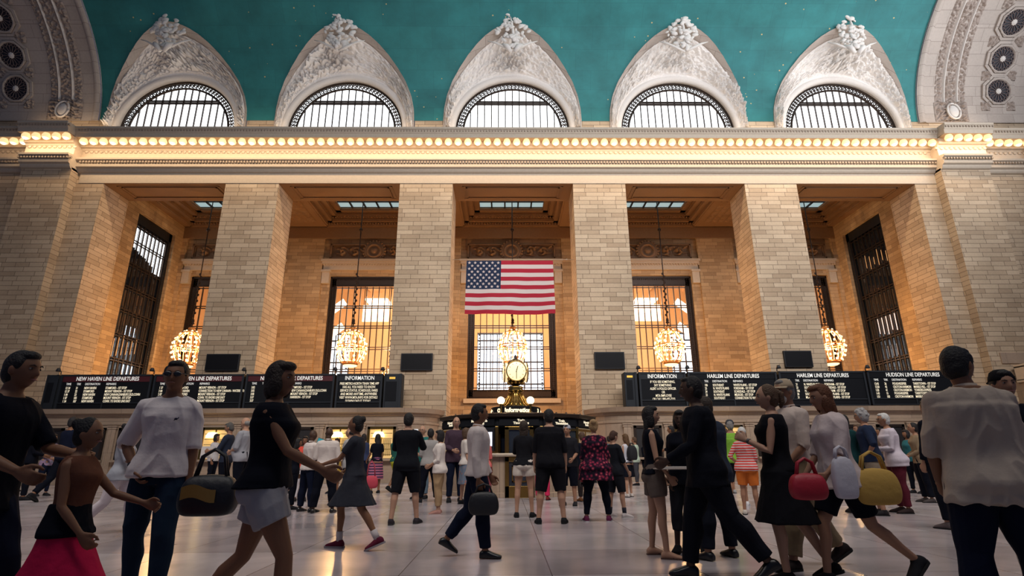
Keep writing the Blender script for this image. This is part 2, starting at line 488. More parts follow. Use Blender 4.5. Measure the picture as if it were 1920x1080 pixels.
for sgn, nm, ed in ((-1, 'left', EDGE_L), (1, 'right', EDGE_R)):
    s = sgn
    mb = band(ed, ed+s*14, .12, nu=20)
    # edge return between the band and the vault
    mb.grid(lambda a, t: vault_pt(ed, th2u(T0+(math.pi/2-T0)*t), .12*a-.05), 1, 60)
    mb.grid(lambda a, t: vault_pt(ed+s*(.0+.42*a), th2u(T0+(math.pi/2-T0)*t), .12+.10*math.sin(math.pi*a)), 5, 60)
    o = struct(mb, 'ceiling', PALE, f'pale stone arch band closing the {nm} end of the vault', smooth=False, fix=False)
    mb = MB()
    for (a, b_) in ((1.55, 1.68), (2.35, 2.48)):
        mb.grid(lambda q, t: vault_pt(ed+s*(a+(b_-a)*q), th2u(.16+(math.pi/2-.16)*t), .12+.13*math.sin(math.pi*q)), 4, 60)
    struct(mb, 'trim_5', PLASTER, f'two plain raised ribs on the {nm} arch band', smooth=True, fix=False)
    t = empty('relief_band', (0,0,0), label=f'carved ribbon of foliage climbing the {nm} arch of the vault', cat='carved band')
    band(ed+s*1.68, ed+s*2.35, .12, .14, math.pi/2, 22, 700, orn(3.4, .13)).build('foliage_strip', RELIEFD, t, smooth=True, fix=False)
    band(ed+s*1.08, ed+s*1.5, .12, .04, math.pi/2, 12, 700, orn(4.2, .11)).build('flower_strip', RELIEFD, t, smooth=True, fix=False)
    band(ed+s*2.52, ed+s*2.92, .12, .04, math.pi/2, 12, 700, orn(4.2, .11)).build('flower_strip', RELIEFD, t, smooth=True, fix=False)
    # cartouche at the foot
    mb = band(ed+s*1.0, ed+s*3.05, .14, .02, .16, 40, 40, orn(3.6, .2))
    c = mb.build('cartouche', RELIEFD, t, smooth=True, fix=False)
    mb = MB(); p = Vector(vault_pt(ed+s*2.02, th2u(.085), .32))
    mb.ball(p, (.30,.14,.42), 16, 12); mb.build('oval_boss', PLASTER, c, smooth=True)
    mb = MB(); mb.tube([(p.x+.38*math.cos(a/20*2*math.pi), p.y-.03, p.z+.52*math.sin(a/20*2*math.pi)) for a in range(21)], .06, 8)
    mb.build('oval_ring', PLASTER, c, smooth=True)
    # round pierced grilles in octagonal frames
    for k in range(4):
        th = .235+k*.205
        xc = ed+s*(4.95)
        cen = Vector(vault_pt(xc, th2u(th), .14)); up = (Vector(vault_pt(xc, th2u(th+.02), .14))-cen).normalized()
        nrm = (Vector(vault_pt(xc, th2u(th), .3))-cen).normalized(); ax = up.cross(nrm).normalized()
        M = Matrix((( ax.x, nrm.x, up.x, cen.x), (ax.y, nrm.y, up.y, cen.y), (ax.z, nrm.z, up.z, cen.z), (0,0,0,1)))
        g = empty('round_grille', (0,0,0), label=f"dark round pierced grille, {['lowest','second from the bottom','third from the bottom','topmost'][k]} on the {nm} arch", cat='grille', group='round grilles on the arches')
        m_ = MB()
        for (ro, ri, h0, h1) in ((1.06,.90,.02,.10),(.86,.76,.05,.14)):
            rr = []
            for q in range(8):
                a = 2*math.pi*(q+.5)/8
                rr.append(a)
            rings = [[(r_*math.cos(a), h, r_*math.sin(a)) for a in rr] for (r_, h) in ((ro,0),(ro,h1),(ri,h1),(ri,h0))]
            m_.loft(rings, False)
        m_.xform(M).build('octagon_frame', PALE, g)
        m_ = MB(); rr = [2*math.pi*q/40 for q in range(40)]
        m_.loft([[(r_*math.cos(a), h, r_*math.sin(a)) for a in rr] for (r_, h) in ((.80,.02),(.80,.16),(.70,.12),(.68,.03))], False)
        m_.xform(M).build('ring', PALE, g, smooth=True)
        m_ = MB(); m_.loft([[(r_*math.cos(a), .03, r_*math.sin(a)) for a in rr] for r_ in (.69,.3,.02)], False)
        m_.xform(M).build('dark_disc', solid('grille_black', (.012,.012,.02), .6), g)
        m_ = MB()
        for q in range(16):
            a = 2*math.pi*q/16
            m_.tube([(.12*math.cos(a), .06, .12*math.sin(a)), (.52*math.cos(a), .07, .52*math.sin(a))], .018, 5)
            m_.tube([(.60*math.cos(a)+.085*math.cos(b2), .07, .60*math.sin(a)+.085*math.sin(b2)) for b2 in [w_*math.pi/4 for w_ in range(9)]], .02, 5)
        m_.xform(M).build('tracery', solid('tracery_stone', (.17,.12,.11), .7), g)
        m_ = MB(); m_.ball((0,.08,0), (.13,.07,.13), 10, 6)
        for q in range(8):
            a = 2*math.pi*q/8; m_.ball((.12*math.cos(a), .08, .12*math.sin(a)), (.06,.04,.06), 8, 5)
        m_.xform(M).build('rosette', PLASTER, g, smooth=True)
    # leafy infill between the grilles
    th = 0
    for k in range(4):
        th = .235+k*.205-.1025
        for dx in (-1, 1):
            mb = band(ed+s*4.95+dx*.5, ed+s*4.95+dx*1.05, .13, th-.03, th+.03, 18, 20, orn(4.2, .12))
            o = mb.build('relief_leaf', RELIEFD, smooth=True, fix=False)
            tag(o, f'carved leaf spandrel beside the {["lowest","second","third","topmost"][k]} round grille of the {nm} arch', 'carving', 'leaf carvings between the round grilles')

# ---------------------------------------------------------------- lunettes
def outline(t):
    # t 0..1 along the outline from the left foot over the apex to the right foot
    pts = [(-w, z) for z, w in OUTL] + [(w, z) for z, w in reversed(OUTL[:-1])]
    pts = [(-4.15, 19.9)]+pts+[(4.15, 19.9)]
    if not hasattr(outline, 'c'):
        d = [0]
        for a, b in zip(pts, pts[1:]): d.append(d[-1]+math.hypot(b[0]-a[0], b[1]-a[1]))
        outline.c = (pts, d)
    pts, d = outline.c
    s_ = t*d[-1]
    for i in range(len(d)-1):
        if s_ <= d[i+1]+1e-9:
            w = (s_-d[i])/(d[i+1]-d[i]); return pts[i][0]*(1-w)+pts[i+1][0]*w, pts[i][1]*(1-w)+pts[i+1][1]*w
    return pts[-1]
ZC = 19.9
def lun_pt(c, t, q, off=0.):
    # q 0 at the arch ring, 1 on the vault edge
    x1, z1 = outline(t); u1 = vu(max(z1, VZ)) if z1 > VZ else 0.
    a = math.pi*(1-t); rr = 3.68
    x0, z0 = rr*math.cos(a), ZC+rr*math.sin(a)
    x = x0+(x1-x0)*q; z = z0+(z1-z0)*q
    sag = .38*math.sin(math.pi*q)*min(1., u1/1.2)
    y = D-.05-u1*(q**1.15)+sag
    return (c+x, y-off, z)
def lun_relief(seed):
    def f(t, q):
        if q > .84 or q < .1: return 0.
        e = min(1, (q-.1)/.1, (.84-q)/.07)
        p = Vector((t*13+seed*7, q*6.3, seed))
        a = noise.noise(p*.9)*.4+abs(noise.noise(p*2.2))*.9+abs(noise.noise(p*4.6))*1.0
        leafy = noise.noise(Vector((t*4+seed, q*2, 9)))
        k = .20+.50*max(0, .4+leafy)
        cen = math.exp(-((t-.5)/.07)**2)
        return e*(k*(a-.25)+.05)+cen*.3*e*max(0, a-.3)
    return f
RELP = solid('relief_plaster', (.80,.74,.68), .85, bump=.55, bscale=9, var=.16)
for k, c in enumerate(LC):
    rf = lun_relief(k+1.3)
    mb = MB()
    mb.grid(lambda a, b: lun_pt(c, a, .84+.16*b, .05 if .02 < b else 0.), 90, 6)
    mb.grid(lambda a, b: lun_pt(c, a, .84, .05*b), 90, 1)
    mb.grid(lambda a, b: lun_pt(c, a, 1.0+.002*b, .05-.15*b), 90, 2)
    struct(mb, 'ceiling', PALE, f'smooth stone rim of the {ORD[k]} lunette', fix=False, smooth=True)
    mb = MB(); mb.grid(lambda a, b: lun_pt(c, a, b*.86, rf(a, b*.86)), 260, 70)
    o = mb.build('plaster_relief', RELP, smooth=True, fix=False)
    tag(o, f'white plaster relief of foliage and clouds above the {ORD[k]} half round window', 'relief', 'plaster reliefs over the half round windows')
    # arch ring
    mb = MB()
    def ring(a, b):
        an = math.pi*(1-a); ph = b*math.pi
        r_ = 3.62-.22*math.cos(ph)*-1*.9; y = D+.12-.22*math.sin(ph)
        return (c+r_*math.cos(an), y, ZC+r_*math.sin(an))
    mb.grid(ring, 60, 8)
    mb.grid(lambda a, b: (c+3.43*math.cos(math.pi*(1-a)), D+.1+.4*b, ZC+3.43*math.sin(math.pi*(1-a))), 60, 2)
    struct(mb, 'trim_6', PLASTER, f'rounded moulding framing the {ORD[k]} half round window', smooth=True, fix=False)
    # crest at the apex
    cr = empty('plaster_crest', (c, D-2.45, 25.3), label=f'sprig of plaster leaves and flowers standing at the peak of the {ORD[k]} lunette', cat='plaster ornament', group='leafy crests on the lunette peaks')
    rnd = random.Random(k+3)
    m1 = MB(); m1.tube([(0,.25,-1.5),(.05,.02,-.7),(-.05,-.12,0),(-.12,-.16,.4)], [.08,.09,.07,.03], 8)
    m1.build('stem', PLASTER, cr, smooth=True)
    m1 = MB()
    for q in range(80):
        a = rnd.uniform(-1, 1); zz = rnd.uniform(-1.6, .75)
        w = .20+.46*max(0, 1-abs(zz+.35)/1.1)
        x_ = a*w*1.5 + (-.3 if zz > .45 else 0)
        r_ = rnd.uniform(.09, .19)
        st = len(m1.v)
        m1.ball((0,0,0), (r_*1.25, r_*.55, r_*.7), 8, 6)
        m1.xform(Matrix.Translation((x_, .2-.3*(1-abs(a))-.12*(zz+1.5)/1.5+.05, zz)) @ Matrix.Rotation(rnd.uniform(-1.2,1.2), 4, 'Y') @ Matrix.Rotation(rnd.uniform(-.5,.5), 4, 'X'), st)
    m1.build('leaf_cluster', PLASTER, cr, smooth=True)
    m1 = MB()
    for sx in (-1, 1):
        m1.tube([(0,.15,-1.75),(sx*.5,.1,-1.5),(sx*1.0,.12,-1.2),(sx*1.45,.22,-.98)], [.06,.08,.06,.02], 8)
        if k in (0, 2, 4): m1.tube([(sx*.1,.05,-1.9),(sx*.35,-.02,-1.55),(sx*.6,.1,-1.3)], [.12,.16,.05], 8)
    m1.build('scroll', PLASTER, cr, smooth=True)
    # window
    W = empty('window_%d' % (k+1), (c, D+.32, ZC), label=f'{ORD[k]} half round window, white with daylight behind slim bars', kind='structure')
    mb = MB()
    n = 40
    fan = [(2.98*math.cos(math.pi*i/n), 2.98*math.sin(math.pi*i/n)) for i in range(n+1)]
    mb.prism(fan, .08, .1)
    mb.build('pane', SKYPANE, W)
    mb = MB(); mb.grid(lambda a, b: ((2.95+.5*b)*math.cos(math.pi*a), .06, (2.95+.5*b)*math.sin(math.pi*a)), 60, 1)
    mb.build('border_glass', SKYPANE, W, fix=False)
    mb = MB()
    for i in range(-6, 7):
        x_ = i*.425
        h = math.sqrt(max(0, 2.95**2-x_*x_))
        if h > .1: mb.box(x_-.03, x_+.03, -.04, .05, 0, h)
    for zz in (.02, 1.92, 2.08): 
        w_ = math.sqrt(2.97**2-zz*zz); mb.box(-w_, w_, -.05, .04, zz-.05, zz+.05)
    mb.build('bars', BRONZE, W)
    mb = MB()
    def arc(r_, rt, y=-.02):
        mb.tube([(r_*math.cos(math.pi*i/60), y, r_*math.sin(math.pi*i/60)) for i in range(61)], rt, 6)
    arc(2.97, .075); arc(3.40, .085)
    for i in range(44):      # pierced scroll border
        a = math.pi*(i+.5)/44; cx_, cz_ = 3.19*math.cos(a), 3.19*math.sin(a)
        mb.tube([(cx_+.085*math.cos(b2), -.02, cz_+.085*math.sin(b2)) for b2 in [w_*math.pi/4 for w_ in range(9)]], .034, 5)
        a2 = math.pi*i/44
        mb.tube([(2.99*math.cos(a2), -.02, 2.99*math.sin(a2)), (3.2*math.cos(a2+.02), -.02, 3.2*math.sin(a2+.02)), (3.4*math.cos(a2-.015), -.02, 3.4*math.sin(a2-.015))], .038, 5)
    mb.build('scroll_border', BRONZE, W)

# ---------------------------------------------------------------- cornice lamps
lampz, lampp = 18.56, .64
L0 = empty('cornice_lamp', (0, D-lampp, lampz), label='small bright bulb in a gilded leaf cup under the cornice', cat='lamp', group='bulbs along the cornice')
mb = MB(); mb.lathe([(.02,.26),(.12,.24),(.17,.16),(.215,.05),(.21,-.04),(.17,-.08)], n=12); mb.build('leaf_cup', solid('gilt_cup_painted_glow', (.8,.5,.2), .4, emit=(1.,.66,.34), es=1.1), L0, smooth=True)  # cup emits its own glow in place of bulb light on gilt
mb = MB(); mb.ball((0,-.02,-.05), (.15,.15,.13), 14, 10); mb.build('bulb', BULBC, L0, smooth=True)
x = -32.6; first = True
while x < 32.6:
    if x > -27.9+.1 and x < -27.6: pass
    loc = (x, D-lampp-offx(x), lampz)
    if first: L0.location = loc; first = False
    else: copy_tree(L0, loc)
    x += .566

# ================================================================ THE DEEP BAYS
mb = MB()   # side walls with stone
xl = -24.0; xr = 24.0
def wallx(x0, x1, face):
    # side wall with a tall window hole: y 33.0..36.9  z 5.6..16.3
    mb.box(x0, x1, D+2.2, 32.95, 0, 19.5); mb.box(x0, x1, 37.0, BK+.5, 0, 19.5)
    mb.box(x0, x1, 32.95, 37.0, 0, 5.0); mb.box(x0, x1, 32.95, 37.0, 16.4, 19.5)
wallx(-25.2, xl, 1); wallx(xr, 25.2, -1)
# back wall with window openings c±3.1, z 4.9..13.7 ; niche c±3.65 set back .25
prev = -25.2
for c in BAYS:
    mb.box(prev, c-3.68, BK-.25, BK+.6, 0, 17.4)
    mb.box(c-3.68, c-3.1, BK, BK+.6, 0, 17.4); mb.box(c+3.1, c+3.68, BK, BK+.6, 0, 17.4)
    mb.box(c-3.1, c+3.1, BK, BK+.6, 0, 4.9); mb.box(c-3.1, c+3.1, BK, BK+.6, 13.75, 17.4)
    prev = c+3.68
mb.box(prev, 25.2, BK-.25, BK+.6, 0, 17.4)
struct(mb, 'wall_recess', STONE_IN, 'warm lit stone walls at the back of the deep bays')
# upper wall band, plain
mb = MB(); mb.box(-24, 24, BK-.3, BK-.2, 16.55, 17.42)
struct(mb, 'trim_7', COFFER, 'plain brown band under the coffered ceiling')
# ceiling beams and coffers
mb = MB()
mb.box(-24.4, 24.4, D+2.15, 31.55, 17.42, 17.9)
prev = -24.4
for c in BAYS+[None]:
    x1 = c-3.55 if c is not None else 24.4
    mb.box(prev, x1, 31.5, BK+.3, 17.42, 17.9)
    if c is not None: prev = c+3.55
mb.box(-24.4, 24.4, 37.8, BK+.3, 17.42, 17.9)
mb.box(-25, 25, D, BK+1, 19.45, 19.8)
mb.box(-24.4, 24.4, D+2.1, D+2.3, ZT, 17.5)
struct(mb, 'ceiling', COFFER, 'brown coffered ceiling of the deep bays')
for k, c in enumerate(BAYS):
    mb = MB()
    def frame(ins, z0, z1, th):
        x0, x1, y0, y1 = c-3.55+ins, c+3.55-ins, 31.5+ins*.6, 37.8-ins
        mb.box(x0, x0+th, y0, y1, z0, z1); mb.box(x1-th, x1, y0, y1, z0, z1)
        mb.box(x0, x1, y1-th, y1, z0, z1); mb.box(x0, x1, y0, y0+th, z0, z1)
    frame(0, 17.45, 17.72, .12); frame(.1, 17.68, 17.8, .35); frame(.4, 17.76, 17.95, .1); frame(.48, 17.92, 18.02, .36)
    frame(.8, 18.0, 18.16, .1); frame(.86, 18.14, 18.24, .4); frame(1.2, 18.22, 18.34, .1)
    x0, x1 = c-3.4, c+3.4      # dentils
    x_ = x0
    while x_ < x1:
        mb.box(x_, x_+.09, 37.55, 37.68, 17.55, 17.66); mb.box(x_*1.0, x_+.09, 37.05, 37.2, 17.84, 17.92); x_ += .2
    struct(mb, 'trim_8', COFFER, f'stepped mouldings inside the {ORD[k]} ceiling coffer')
    W = empty('window_%d' % (k+6), (c, 0, 0), label=f'skylight in the {ORD[k]} ceiling coffer', kind='structure')
    mb = MB(); mb.box(-2.35, 2.35, 32.3, 36.7, 18.40, 18.44); mb.build('pane', solid('skylight_glass', (.3,.4,.45), .3, emit=(.40,.58,.62), es=.7), W)
    mb = MB()
    for i in range(6):
        x_ = -2.35+i*.94; mb.box(x_-.05, x_+.05, 32.3, 36.6, 18.30, 18.40)
    for y_ in (32.3, 33.4, 34.5, 35.6, 36.55): mb.box(-2.35, 2.35, y_-.04, y_+.04, 18.32, 18.40)
    mb.build('bars', BLACKIRON, W)
    # recessed panel in the soffit of the front beam
    mb = MB()
    for (x0, x1, y0, y1) in ((-2.75,2.75,D+.42,D+.5),(-2.75,2.75,D+1.72,D+1.8),(-2.75,-2.67,D+.42,D+1.8),(2.67,2.75,D+.42,D+1.8)):
        mb.box(c+x0, c+x1, y0, y1, ZT-.07, ZT+.01)
    for (x0, x1, y0, y1) in ((-2.95,2.95,D+.3,D+.36),(-2.95,2.95,D+1.88,D+1.94),(-2.95,-2.89,D+.3,D+1.94),(2.89,2.95,D+.3,D+1.94)):
        mb.box(c+x0, c+x1, y0, y1, ZT-.04, ZT+.01)
    mb.box(c-HW, c+HW, D+.02, D+2.2, ZT-.015, ZT)
    struct(mb, 'trim_9', COFFER, f'raised panel moulding under the lintel of the {ORD[k]} opening')
for k in range(4):     # ornamental panels on the cross beams
    xc = (BAYS[k]+BAYS[k+1])/2
    mb = MB()
    def lat(a, b):
        x = xc-.95+1.9*a; y = 32.0+5.0*b
        e = min(1, min(a, 1-a)/.06, min(b, 1-b)/.03)
        h = abs(math.sin(a*math.pi*4))*abs(math.sin(b*math.pi*11))
        return (x, y, 17.40-.09*e*h)
    mb.grid(lat, 60, 150)
    o = mb.build('coffer_ornament', COFFER, smooth=True, fix=False)
    tag(o, f'patterned plaster panel on the cross beam between the {ORD[k]} and next bay', 'ceiling panel', 'patterned panels under the cross beams')

# relief panels over the windows, lintel mouldings, corbels
def swirl(x, z):
    v = 0.
    for (cx_, r_) in ((-2.3,.42),(-1.35,.45),(1.35,.45),(2.3,.42)):
        d = math.hypot(x-cx_, z); a = math.atan2(z, x-cx_)
        v = max(v, (1-min(1, d/r_)**3)*(.5+.5*math.sin(a*2+d*16)))
    n_ = noise.noise(Vector((x*3.2, z*4.2, 5)))
    return .34*v+.30*max(0, n_)*(1 if abs(x) > .5 else 0)+.01
for k, c in enumerate(BAYS):
    t = empty('carved_relief', (c, BK-.02, 15.55), label=f'brown carved panel with a wreathed medallion above the {ORD[k]} tall window', cat='carved panel', group='carved medallion panels above the tall windows')
    mb = MB(); mb.grid(lambda a, b: (-3.0+6.0*a, -.02-swirl(-3+6*a, -.42+.84*b), -.42+.84*b), 170, 36); mb.build('carved_field', TERRA, t, smooth=True, fix=False)
    mb = MB()
    for (a, th, dy) in ((.0,.1,.20),(.13,.05,.12)):
        x0, x1, z0, z1 = -3.2+a, 3.2-a, -.56+a, .56-a
        mb.box(x0, x1, -dy, .05, z1-th, z1); mb.box(x0, x1, -dy, .05, z0, z0+th); mb.box(x0, x0+th, -dy, .05, z0, z1); mb.box(x1-th, x1, -dy, .05, z0, z1)
    mb.build('frame', TERRA, t)
    mb = MB()
    MX = Matrix.Rotation(math.pi/2, 4, 'X')
    mb.lathe([(.0,.34),(.18,.32),(.22,.22),(.33,.22),(.37,.34),(.46,.34),(.5,.2),(.56,.25),(.62,.24),(.66,.1),(.66,0)], n=40); mb.xform(MX @ Matrix.Scale(1.15, 4))
    for q in range(22):
        a = 2*math.pi*q/22; mb.ball((.78*math.cos(a), -.20, .78*math.sin(a)), (.10,.11,.10), 8, 6)
    mb.build('medallion', TERRA, t, smooth=True)
    mb = MB()
    mb.box(c-3.75, c+3.75, BK-.42, BK+.02, 14.72, 14.9); mb.box(c-3.68, c+3.68, BK-.34, BK+.02, 14.55, 14.72)
    mb.box(c-3.6, c+3.6, BK-.2, BK+.02, 14.12, 14.55)
    x_ = c-3.6
    while x_ < c+3.6: mb.box(x_, x_+.1, BK-.28, BK-.18, 14.46, 14.55); x_ += .2
    for sx in (-1, 1):
        mb.box(c+sx*3.38-.26, c+sx*3.38+.26, BK-.26, BK+.02, 13.1, 14.12); mb.box(c+sx*3.38-.32, c+sx*3.38+.32, BK-.34, BK+.02, 13.95, 14.12)
    mb.box(c-3.3, c+3.3, BK-.2, BK+.3, 4.62, 4.92)
    struct(mb, 'trim_10', TRIM, f'stone lintel and sill around the {ORD[k]} tall window')
    # the tall window itself
    W = empty('window_%d' % (k+11), (c, BK+.25, 0), label=f'tall metal grid window at the back of the {ORD[k]} bay', kind='structure')
    mb = MB()
    def bar(x0, x1, z0, z1, y0=-.06, y1=.06): mb.box(x0, x1, y0, y1, z0, z1)
    xs_ = [-2.66+i*(5.32/12) for i in range(13)]
    for i, x_ in enumerate(xs_): bar(x_-.028, x_+.028, 5.6, 12.95)
    for z_ in (5.6, 6.92, 8.45, 9.98, 11.45, 12.95):
        bar(-2.68, 2.68, z_-.10, z_-.055, -.08, .08); bar(-2.68, 2.68, z_+.055, z_+.10, -.08, .08)
    mb.build('bars', BRONZE, W)
    mb = MB()
    bar(-3.1, -3.0, 4.92, 13.7, -.1, .1); bar(3.0, 3.1, 4.92, 13.7, -.1, .1); bar(-3.1, 3.1, 13.58, 13.7, -.1, .1); bar(-3.1, 3.1, 4.92, 5.02, -.1, .1)
    bar(-2.74, -2.66, 5.5, 13.0); bar(2.66, 2.74, 5.5, 13.0)
    mb.grid(lambda a, b: (-3.05+6.1*a, -.03, 4.95+.6*b), 1, 1); mb.grid(lambda a, b: (-3.05+6.1*a, -.03, 12.98+.65*b), 1, 1)
    for sx in (-1, 1): mb.grid(lambda a, b: (sx*2.7+sx*.35*a, -.03, 5+8.6*b), 1, 1)
    for i in range(44):     # small rosettes of the frame
        x_ = -2.95+i*.137
        for z_ in (5.06, 5.47, 13.06, 13.5): mb.ball((x_, -.06, z_), (.04,.04,.04), 6, 4)
    for j in range(60):
        z_ = 5.1+j*.142
        for sx in (-1, 1):
            mb.ball((sx*2.8, -.06, z_), (.04,.04,.04), 6, 4); mb.ball((sx*2.96, -.06, z_), (.04,.04,.04), 6, 4)
    mb.build('ornate_frame', BRONZE, W, fix=False)
    if k in (0, 1, 2, 3, 4):
        mb = MB(); mb.box(-2.7, 2.7, .02, .03, 5.5, 13.0)
        g = mb.build('pane', MATS.get('clear_glass') or None, W) if False else None
# tall side windows
for s, nm, xw in ((-1, 'left', -24.0), (1, 'right', 24.0)):
    W = empty('window_%d' % (16 if s < 0 else 17), (xw+s*.3, 0, 0), label=f'tall dark grid window on the {nm} end wall of the deep bay', kind='structure')
    mb = MB()
    ys = [33.35+i*(3.3/8) for i in range(9)]
    for y_ in ys: mb.box(-.03, .03, y_-.045, y_+.045, 5.5, 15.9)
    for z_ in (5.6, 6.95, 8.45, 10.0, 11.5, 13.0, 14.5, 15.7):
        mb.box(-.04, .04, 33.2, 36.8, z_-.11, z_-.05); mb.box(-.04, .04, 33.2, 36.8, z_+.05, z_+.11)
    mb.build('bars', BRONZE, W)
    mb = MB(); mb.box(-.08, .08, 32.95, 33.3, 5, 16.4); mb.box(-.08, .08, 36.7, 37.0, 5, 16.4); mb.box(-.08, .08, 33, 37, 15.75, 16.4); mb.box(-.08, .08, 33, 37, 5, 5.6)
    for j in range(70):
        for y_ in (33.04, 33.2, 36.77, 36.92): mb.ball((-s*.08, y_, 5.1+j*.155), .035, 6, 4)
    mb.build('ornate_frame', BLACKIRON, W)
    mb = MB(); mb.box(s*.12, s*.14, 33.2, 36.8, 5.5, 13.0); mb.box(s*.12, s*.14, 33.2, 36.8, 13.0, 15.9)
    g = mb.build('pane', DARKPANE, W)
    if s < 0:
        mb = MB()
        for i in range(8):
            zb = 13.75 if i < 6 else 12.2
            mb.box(-.11, -.08, ys[i]+.06, ys[i+1]-.06, (14.2, 14.1, 13.95, 13.9, 13.75, 13.6, 13.2, 13.1)[i], 15.5)
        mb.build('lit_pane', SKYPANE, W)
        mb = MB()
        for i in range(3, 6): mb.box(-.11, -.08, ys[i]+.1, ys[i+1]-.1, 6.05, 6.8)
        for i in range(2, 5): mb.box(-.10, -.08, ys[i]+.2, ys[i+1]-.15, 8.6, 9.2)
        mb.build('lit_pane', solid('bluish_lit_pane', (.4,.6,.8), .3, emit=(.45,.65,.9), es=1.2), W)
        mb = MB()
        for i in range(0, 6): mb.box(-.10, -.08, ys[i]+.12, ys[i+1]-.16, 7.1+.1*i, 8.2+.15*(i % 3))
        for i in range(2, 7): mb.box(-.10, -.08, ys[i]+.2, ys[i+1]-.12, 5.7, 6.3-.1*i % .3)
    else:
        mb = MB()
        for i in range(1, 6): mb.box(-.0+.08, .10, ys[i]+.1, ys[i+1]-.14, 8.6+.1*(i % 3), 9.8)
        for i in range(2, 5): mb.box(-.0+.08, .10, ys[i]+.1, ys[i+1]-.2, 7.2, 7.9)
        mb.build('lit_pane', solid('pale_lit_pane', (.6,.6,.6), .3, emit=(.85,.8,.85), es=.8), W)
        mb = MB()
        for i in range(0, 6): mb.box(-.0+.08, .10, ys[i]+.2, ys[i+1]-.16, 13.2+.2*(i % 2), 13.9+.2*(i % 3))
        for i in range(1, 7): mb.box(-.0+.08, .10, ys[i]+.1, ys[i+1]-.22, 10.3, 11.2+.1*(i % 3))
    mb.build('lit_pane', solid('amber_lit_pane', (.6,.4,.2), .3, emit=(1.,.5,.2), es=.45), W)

# ---------------------------------------------------------------- the hall seen through the tall windows
FH = BK+9.5
HALLW = solid('warm_hall_plaster', (.70,.47,.27), .7, bump=.2, bscale=6, var=.1)
mb = MB()
mb.box(-26, 26, BK+.6, FH+.5, -.1, .02)
struct(mb, 'floor', FLOORM, 'floor of the hall behind the windows')
mb = MB()
for (x0, x1) in ((-26,-17.2),(-14.0,-2.9),(2.9,14.0),(17.2,26)): mb.box(x0, x1, FH, FH+.5, 0, 16)
for (x0, x1) in ((-17.2,-14.0),(-2.9,2.9),(14.0,17.2)):
    mb.box(x0, x1, FH, FH+.5, 0, 5.2); mb.box(x0, x1, FH, FH+.5, 11.6, 16)
mb.box(-26.5, -26, BK+.6, FH+.5, 0, 16); mb.box(26, 26.5, BK+.6, FH+.5, 0, 16)
struct(mb, 'wall_far', HALLW, 'warm plaster walls of the hall behind the windows')
mb = MB(); mb.box(-26, 26, BK+.6, FH+.5, 16, 16.4)
for x_ in range(-24, 25, 4): mb.box(x_-.5, x_+.5, BK+.6, FH, 15.3, 16)
for y_ in (BK+2.5, BK+6): mb.box(-26, 26, y_-.4, y_+.4, 15.5, 16)
struct(mb, 'ceiling', HALLW, 'beamed ceiling of the hall behind the windows')
for k, (x0, x1) in enumerate(((-17.2,-14.0),(-2.9,2.9),(14.0,17.2))):
    W = empty('window_%d' % (18+k), (0, FH, 0), label=['daylit window of the far hall, seen through the second tall window','large daylit window of the far hall, straight behind the clock','daylit window of the far hall, seen through the fourth tall window'][k], kind='structure')
    mb = MB(); mb.box(x0, x1, .3, .32, 5.2, 11.6); mb.build('pane', solid('cool_daylit_pane', (.7,.8,.9), .3, emit=(.72,.86,1.), es=2.2, sample=True), W)
    mb = MB()
    n = max(3, int((x1-x0)/.55))
    for i in range(n+1):
        x_ = x0+(x1-x0)*i/n; mb.box(x_-.04, x_+.04, .05, .15, 5.2, 11.6)
    for z_ in (5.3, 7.1, 9.0, 10.9, 11.5): mb.box(x0, x1, .02, .16, z_-.06, z_+.06)
    for z_ in (6.5, 8.2): mb.box(x0, x1, .08, .14, z_-.03, z_+.03)
    for xx in (x0+.18, x1-.18):
        for j in range(24): mb.ball((xx, .1, 5.4+j*.26), (.1,.05,.06), 6, 4)
    mb.build('bars', solid('bluish_iron', (.05,.07,.11), .5, .3), W)
# lamps (warm ceiling panels) of that hall
t = empty('ceiling_light', (-10.9, BK+5.2, 11.6), label='broad bright hanging light panel in the hall behind the second tall window', cat='ceiling light', group='light panels of the far hall')
LP = solid('pale_light_panel', (1,.85,.7), .4, emit=(1,.78,.6), es=2.6)
mb = MB(); mb.box(-1.05, 1.05, .0, .12, 0, 1.35); mb.box(-.9, .9, -.1, 1.6, 1.75, 1.9); mb.build('panel', LP, t)
mb = MB(); mb.tube([(-1.0,.1,.1),(-1.0,.1,3.9)], .03, 6); mb.tube([(1.0,.1,.1),(1.0,.1,3.9)], .03, 6); mb.build('hanger', BRONZE, t)
copy_tree(t, (11.1, BK+5.2, 11.6), label='broad bright hanging light panel in the hall behind the fourth tall window')

for s in (-1, 1):
    t = empty('skylight_patch', (s*13.6, BK+3.4, 12.2), label=f"slanting glowing stand-in for a skylight patch near the outer edge of the {'second' if s < 0 else 'fourth'} tall window", cat='light', group='slanting glowing skylight patches of the far hall')  # glowing boxes stand in for bright diagonal skylight patches, not real lamps
    for dz in (0, -1.9):
        mb = MB(); mb.box(-.9, .9, 0, .06, -.28, .28); mb.xform(Matrix.Translation((0,0,dz)) @ Matrix.Rotation(R(38*s), 4, 'Y')).build('strip', LP, t)
